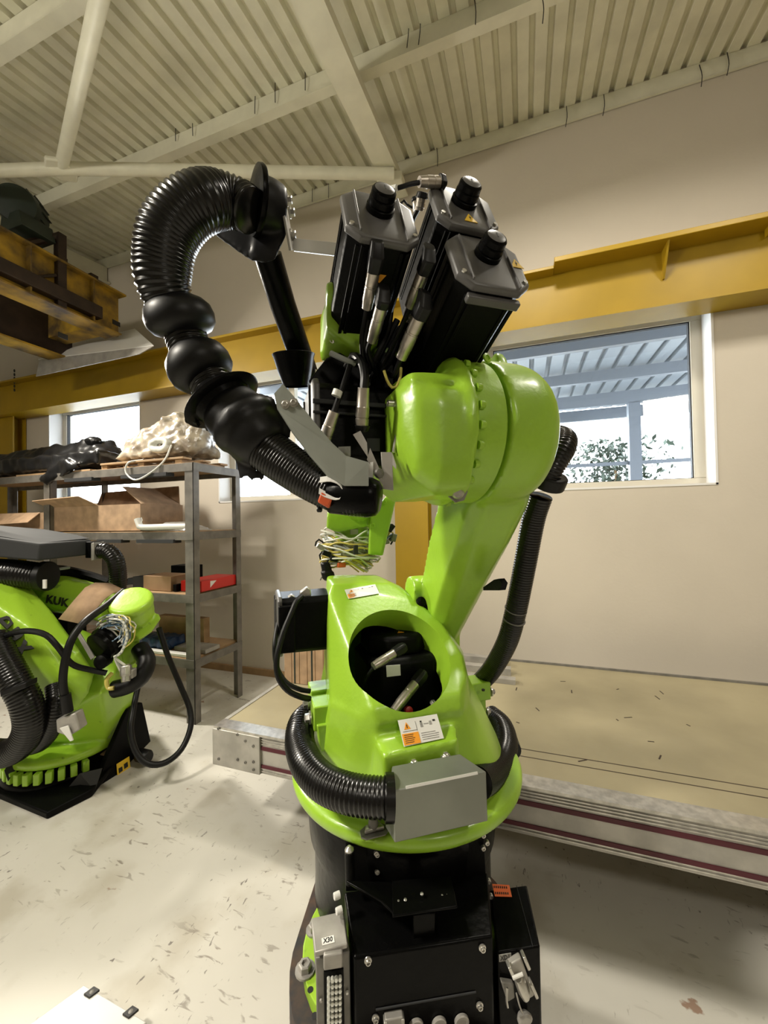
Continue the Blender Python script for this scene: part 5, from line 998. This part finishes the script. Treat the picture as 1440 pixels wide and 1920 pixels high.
for i, (y, x0, x1) in enumerate(((2.50, 868, 945), (2.38, 862, 958), (2.26, 850, 966))):
    z = ptop(y)-.002; a, b = PY(x0, 1240, y).x, PY(x1, 1260, y).x; h = .048-.012*i
    m = MB(); m.bb(a, b, y-.02, y-.016, z, z+h); m.bb(a, b, y-.016, y+.03, z+h-.004, z+h); m.bb(a, b, y-.016, y+.03, z, z+.004)
    c = obj('profile', m, LGREY, mp, flat=True)
# ================================================================== SECOND ROBOT, FOLDED, ON THE LEFT
r2 = thing('industrial_robot', 'lime green industrial robot folded down low at the left edge, cardboard draped over its arm', 'robot', PZ(60, 1440, 0))
def G(*l): return [PD(x, y, D) for x, y, D in l]
XP = -2.10
def gx(x, y, X=XP): return PX(x, y, X)
pl2 = [gx(*p) for p in ((182, 1494), (283, 1390), (267, 1317), (240, 1330), (214, 1390), (196, 1432))]
bas = obj('base_frame', MB().prism(pl2, (-.03, 0, 0)), BLACK, r2, bev=.004)
A = PZ(88, 1537); B = PZ(182, 1497)+V((-.035, 0, 0))
obj('base_toe', hull([A, B, A+UZ*.03, B+UZ*.035, A+V((-.5, .02, 0)), A+V((-.5, .02, .03)), A+V((-.5, .35, 0)), A+V((-.5, .35, .10)), B+V((-.2, .3, 0)), B+V((-.1, .3, .10))]), BLACK, bas, bev=.006)
bc = PZ(70, 1462, .06)
obj('base_ring', MB().lathe(V((bc.x-.10, bc.y+.24, .0)), UZ, [(.31, 0), (.32, .01), (.32, .05), (.31, .068), (.25, .072)], 48), BLACKG, bas, sharp=50)
for pts in (((125, 1480, 1.98), (150, 1450, 2.0), (192, 1440, 2.05), (178, 1482, 2.0)), ((8, 1445, 1.95), (20, 1425, 1.98), (28, 1445, 1.98), (15, 1465, 1.95))):
    obj('base_pocket', quadplate(G(*pts), .004), INK, bas, flat=True)
c = gx(231, 1437, XP+.002); obj('warning_sticker', MB().prism([gx(*p, XP+.006) for p in ((220, 1456), (244, 1438), (242, 1418), (218, 1433))], (.002, 0, 0)), LYELL, bas, flat=True)
for p in (((223, 1450), (230, 1445), (229, 1437), (222, 1441)), ((233, 1442), (240, 1437), (239, 1428), (232, 1433))): obj('sticker_symbol', MB().prism([gx(*q, XP+.008) for q in p], (.001, 0, 0)), INK, bas, flat=True)
obj('bumper', MB().lathe(PZ(272, 1418, .05), (1, 0, 0), [(.03, -.05), (.035, -.04), (.035, .02), (.028, .03)], 20), RUBBER, bas)
obj('tan_plate', quadplate(G((188, 1415, 2.14), (205, 1402, 2.2), (224, 1400, 2.2), (205, 1418, 2.12)), .006), CARD, bas, flat=True)
# turret
tu = eval_mesh(join(
    hull(G((55, 1392, 2.05), (200, 1388, 2.16), (205, 1345, 2.16), (262, 1300, 2.3), (268, 1262, 2.3), (235, 1215, 2.25), (150, 1178, 2.2), (95, 1225, 2.1), (72, 1290, 2.05), (60, 1350, 2.03), (110, 1340, 1.98), (190, 1300, 2.0), (215, 1260, 2.08), (100, 1300, 1.98))+G((80, 1380, 2.5), (220, 1330, 2.6), (240, 1240, 2.6), (120, 1220, 2.5))),
    MB().lathe(PD(130, 1388, 2.22), UZ, [(.25, -.02), (.26, -.01), (.26, .02), (.24, .03)], 40)), [('remesh', .010), ('smooth', 6)])
tur = obj('rotating_column', tu, GREEN2, r2, sharp=40)
for k in range(15):
    a = rad(-165+k*10.5); c = PD(130, 1388, 2.22)+V((math.cos(a)*.262, math.sin(a)*.262, -.045)); obj('rim_lug', MB().box(c, V((math.cos(a), math.sin(a), 0))*.016, V((-math.sin(a), math.cos(a), 0))*.014, UZ*.028), GREEN2, tur, bev=.004)
dc_, dn_ = surf(120, 1304, tur, .003)
dark = [PN(120+25*math.cos(a), 1304+28*math.sin(a), dc_, dn_) for a in np.linspace(0, 2*PI, 24)[:-1]]
obj('cover_recess', MB().prism(dark, c_f*.02), INK, tur, flat=True)
# lower arm with lettering
la2 = eval_mesh(hull(G((-20, 1085, 2.0), (0, 1050, 2.1), (60, 1105, 2.1), (100, 1150, 2.05), (152, 1222, 1.98), (178, 1262, 1.98), (168, 1300, 1.96), (130, 1350, 1.95), (100, 1372, 1.97), (70, 1345, 1.93), (40, 1300, 1.9), (5, 1235, 1.88), (-30, 1190, 1.88), (-30, 1120, 1.9), (60, 1180, 1.89), (120, 1270, 1.9))+G((-20, 1080, 2.25), (90, 1150, 2.25), (150, 1240, 2.2), (60, 1310, 2.2))), [('remesh', .010), ('smooth', 6)])
ar2 = obj('link_arm', la2, GREEN2, r2, sharp=40)
txd = (PD(150, 1265, 1.9)-PD(30, 1150, 1.88)).normalized(); tyd = (PD(95, 1130, 2.0)-PD(50, 1190, 1.88)).normalized()
for ch, px, py in (('e', 14, 1166), ('a', 36, 1188), ('x', 50, 1212)):
    sp0, nn = surf(px, py, ar2, .008)
    if sp0 is not None: textmesh(ch, sp0, txd, tyd, 0.17, INK, 'arm_lettering', ar2, .008, .0015, .9)
# forearm and its lettering
fa2 = eval_mesh(join(MB().tube(G((-30, 1088, 2.3), (40, 1098, 2.3), (110, 1112, 2.28), (180, 1128, 2.26), (235, 1145, 2.24)), [.12, .115, .105, .095, .09], 24), hull(G((60, 1080, 2.2), (75, 1102, 2.2), (90, 1112, 2.2), (95, 1078, 2.2), (70, 1090, 2.3), (95, 1105, 2.3)))), [('remesh', .009), ('smooth', 4)])
fo2 = obj('forearm', fa2, GREEN2, r2, sharp=40)
sp0, nn = surf(108, 1127, fo2, .004)
fxd = (PD(180, 1142, 2.2)-PD(60, 1118, 2.2)).normalized()
if sp0 is not None: textmesh('KUK', sp0, fxd, c_u, 0.062, INK, 'arm_lettering', fo2, .003, .001, .95, sp=1.05)
# wrist drum and fork
dcn = PD(250, 1150, 2.1); dax = (c_u*.85-c_f*.45+c_r*.12).normalized()
dr2 = obj('wrist', eval_mesh(join(MB().lathe(dcn, dax, [(.090, -.03), (.098, 0), (.098, .05), (.104, .065), (.104, .085), (.096, .098), (.05, .102)], 44), hull(G((238, 1175, 2.06), (262, 1200, 2.06), (285, 1185, 2.1), (302, 1160, 2.12), (298, 1150, 2.14), (280, 1150, 2.14), (245, 1160, 2.1), (236, 1205, 2.1), (250, 1210, 2.14))+G((250, 1170, 2.2), (295, 1160, 2.22)))), [('remesh', .007), ('smooth', 4)]), GREEN2, r2, sharp=40)
obj('wrist_block', eval_mesh(hull(G((232, 1200, 2.1), (262, 1195, 2.1), (258, 1240, 2.1), (235, 1260, 2.08), (225, 1230, 2.08))+G((235, 1205, 2.2), (262, 1200, 2.2), (255, 1240, 2.2))), [('remesh', .008), ('smooth', 3)]), GREEN2, dr2, sharp=40)
fc2 = PD(196, 1208, 1.98); fax = (PD(176, 1222, 1.93)-fc2).normalized()
fg = obj('tool_flange', MB().lathe(fc2, fax, [(.05, -.06), (.085, -.02), (.085, .0), (.075, .01), (.075, .03), (.04, .035)], 32), BLACKG, dr2, sharp=40)
obj('chrome_ring', MB().lathe(fc2-fax*.03, fax, [(.086, 0), (.090, .004), (.086, .008)], 32), STEEL, fg)
obj('lever', quadplate(G((144, 1190, 1.93), (150, 1186, 1.93), (178, 1232, 1.93), (171, 1237, 1.93)), .008), LGREY, fg, bev=.002)
obj('round_boss', MB().lathe(PD(188, 1242, 1.93), -c_f, [(.03, -.05), (.034, 0), (.022, .01), (.01, .012)], 18), BLACK, fg)
rw2 = random.Random(5)
for k in range(26):
    r_ = rw2.uniform(.05, .10); c = PD(208+rw2.gauss(0, 4), 1190+rw2.gauss(0, 5), 1.97); a0 = rw2.uniform(-.6, .6)
    pts = [c+(c_r*.75+c_u*.45).normalized()*r_*math.sin(a)*1.1+(c_u*.8-c_r*.5).normalized()*r_*math.cos(a)*.9+c_f*rw2.gauss(0, .01) for a in np.linspace(a0, a0+rw2.uniform(1.8, 3.4), 9)]
    obj('wire', MB().tube(spline(pts, .02), .0035, 5), rw2.choice([WIREB, WIREB, WIREG, WIREW, WIREY, WIREB]), fg)
for x1, y1, mm_ in ((228, 1262, WIREW), (232, 1255, WIREG), (238, 1250, WIREW)):
    obj('wire', MB().tube(spline(G((205, 1160, 1.95), (230, 1165, 1.95), (238, 1195, 1.94), (226, 1225, 1.92), (215, 1232, 1.92), (x1, y1, 1.95)), .02), .006, 6), mm_, fg)
obj('steel_plug', MB().lathe(PD(236, 1258, 1.95), c_f*-.3+c_u*-.8+c_r*.2, [(.018, -.03), (.026, -.02), (.026, .02), (.020, .025), (.020, .05)], 8), STEEL, fg, bev=.002)
obj('plug_hood', MB().box(PD(242, 1262, 1.97), c_r*.028, c_f*.02, c_u*.022), LGREY, fg, bev=.006)
obj('coloured_leads', MB().tube(spline(G((210, 1262, 1.97), (200, 1275, 1.96), (203, 1290, 1.96), (214, 1290, 1.96)), .01), .010, 8), WIREY, fg)
obj('black_duct', MB().tube(spline(G((215, 1292, 2.0), (240, 1285, 2.0), (265, 1268, 2.02), (275, 1240, 2.05), (262, 1215, 2.1)), .02), .042, 16), RUBBER, dr2)
# grey cover box above, hoses
gb = obj('cover_box', MB().hexa(G((-60, 1040, 1.95), (72, 1052, 1.95), (172, 1040, 2.25), (100, 1030, 2.5))+G((-60, 1000, 1.95), (75, 1020, 1.95), (172, 1012, 2.25), (100, 1000, 2.5))), CHAR, r2, bev=.01, seg=3, label='charcoal plastic cover box on top')
obj('box_lid', MB().hexa(G((-58, 999, 1.97), (75, 1019, 1.97), (170, 1010, 2.25), (98, 1000, 2.5))+G((-60, 980, 2.0), (60, 1008, 2.02), (140, 1002, 2.28), (80, 992, 2.45))), CHAR, gb, bev=.01)
obj('gland_block', MB().box(PD(176, 1030, 2.25), c_r*.02, c_f*.04, c_u*.045), BLACK, gb, bev=.004)
obj('gland_plate', MB().box(PD(183, 1033, 2.24), c_r*.008+c_u*.002, c_f*.04, c_u*.048), LGREY, gb, bev=.002)
obj('bent_hose', hose(G((185, 1032, 2.25), (202, 1034, 2.25), (216, 1050, 2.25), (221, 1078, 2.26), (220, 1105, 2.28)), .045, .012, .002, 18), HOSE, r2, sharp=80)
hh = obj('thick_hose', hose(G((-20, 1072, 2.05), (30, 1075, 2.05), (70, 1080, 2.07), (84, 1082, 2.08)), .07, .013, .002, 20), HOSE, r2, sharp=80)
obj('hose_band', MB().lathe(PD(80, 1080, 2.07), c_r, [(.074, 0), (.076, .002), (.076, .03), (.074, .032)], 24), RUBBER, hh)
obj('band_clasp', MB().box(PD(84, 1095, 2.0), c_r*.008, c_f*.004, c_u*.022), LABEL, hh)
obj('side_harness', MB().tube(spline(G((85, 1070, 2.2), (120, 1072, 2.3), (165, 1082, 2.35), (205, 1095, 2.35)), .03), .035, 10), BLACK, r2)
obj('harness_wire', MB().tube(spline(G((86, 1068, 2.12), (110, 1067, 2.15), (130, 1064, 2.2)), .02), .008, 6), WIREG, r2)
obj('lower_hose', hose(G((-15, 1195, 1.82), (5, 1235, 1.80), (30, 1280, 1.78), (50, 1320, 1.78), (56, 1360, 1.80), (40, 1395, 1.83), (10, 1412, 1.86), (-30, 1410, 1.9)), .062, .013, .0025, 20), HOSE, r2, sharp=80)
obj('hose_holder', MB().box(PD(36, 1288, 1.74), c_r*.055+c_u*.02, c_f*.03, c_u*.012), RUBBER, r2, bev=.004)
obj('second_hose', hose(G((104, 1285, 1.9), (106, 1320, 1.86), (98, 1360, 1.86), (78, 1390, 1.9), (50, 1400, 1.95)), .042, .012, .002, 18), HOSE, r2, sharp=80)
obj('dark_block', MB().hexa(G((66, 1150, 2.3), (125, 1150, 2.3), (128, 1230, 2.3), (90, 1200, 2.3))+[p+c_f*.15 for p in G((66, 1150, 2.3), (125, 1150, 2.3), (128, 1230, 2.3), (90, 1200, 2.3))]), BLACK, r2, bev=.004)
# black cables with plugs
blk = obj('black_cable', MB().tube(spline(G((232, 1108, 2.12), (200, 1135, 2.0), (160, 1165, 1.86), (135, 1198, 1.80), (122, 1240, 1.78), (118, 1280, 1.78), (123, 1310, 1.79)), .02), .0165, 12), RUBBER, r2)
obj('cable_sleeve', MB().cyl(PD(122, 1302, 1.785), PD(127, 1335, 1.79), .022, 16), RUBBER, blk)
obj('plug_hood', MB().prism(G((104, 1350, 1.78), (140, 1337, 1.78), (150, 1368, 1.78), (128, 1382, 1.78), (106, 1374, 1.78)), c_f*.05), LGREY, blk, bev=.006, label='pale metal plug hood')
obj('hood_lever', quadplate(G((112, 1365, 1.77), (128, 1360, 1.77), (138, 1388, 1.77), (132, 1390, 1.77)), .006), LABEL, blk, bev=.002)
obj('black_cable', MB().tube(spline(G((-10, 1205, 1.84), (15, 1190, 1.82), (50, 1183, 1.81), (85, 1190, 1.81), (108, 1212, 1.82), (135, 1245, 1.86), (170, 1256, 1.92), (200, 1262, 1.95)), .02), .013, 10), RUBBER, r2)
obj('loop_cable', MB().tube(spline(G((298, 1178, 2.15), (315, 1230, 2.2), (338, 1285, 2.2), (356, 1330, 2.18), (357, 1365, 2.14), (340, 1405, 2.08), (310, 1430, 2.02), (278, 1432, 1.99), (255, 1410, 1.99), (245, 1370, 2.02), (250, 1330, 2.08), (258, 1290, 2.15)), .02), .0145, 12), RUBBER, r2)
cd_ = eval_mesh(MB().add(G((110, 1161, 2.02), (138, 1127, 2.04), (160, 1102, 2.08), (178, 1093, 2.14), (207, 1094, 2.2), (236, 1108, 2.15), (212, 1112, 2.08), (198, 1122, 2.03), (178, 1145, 2.0), (152, 1170, 1.98)), [(0, 1, 8, 9), (1, 2, 7, 8), (2, 3, 6, 7), (3, 4, 5, 6)]), [])
o = obj('cardboard_sheet', cd_, CARD2, loc=PD(160, 1150, 2.05), solid=.005); finish(o, None, 'piece of brown cardboard draped over the folded robot arm', None, 'cardboard', None)
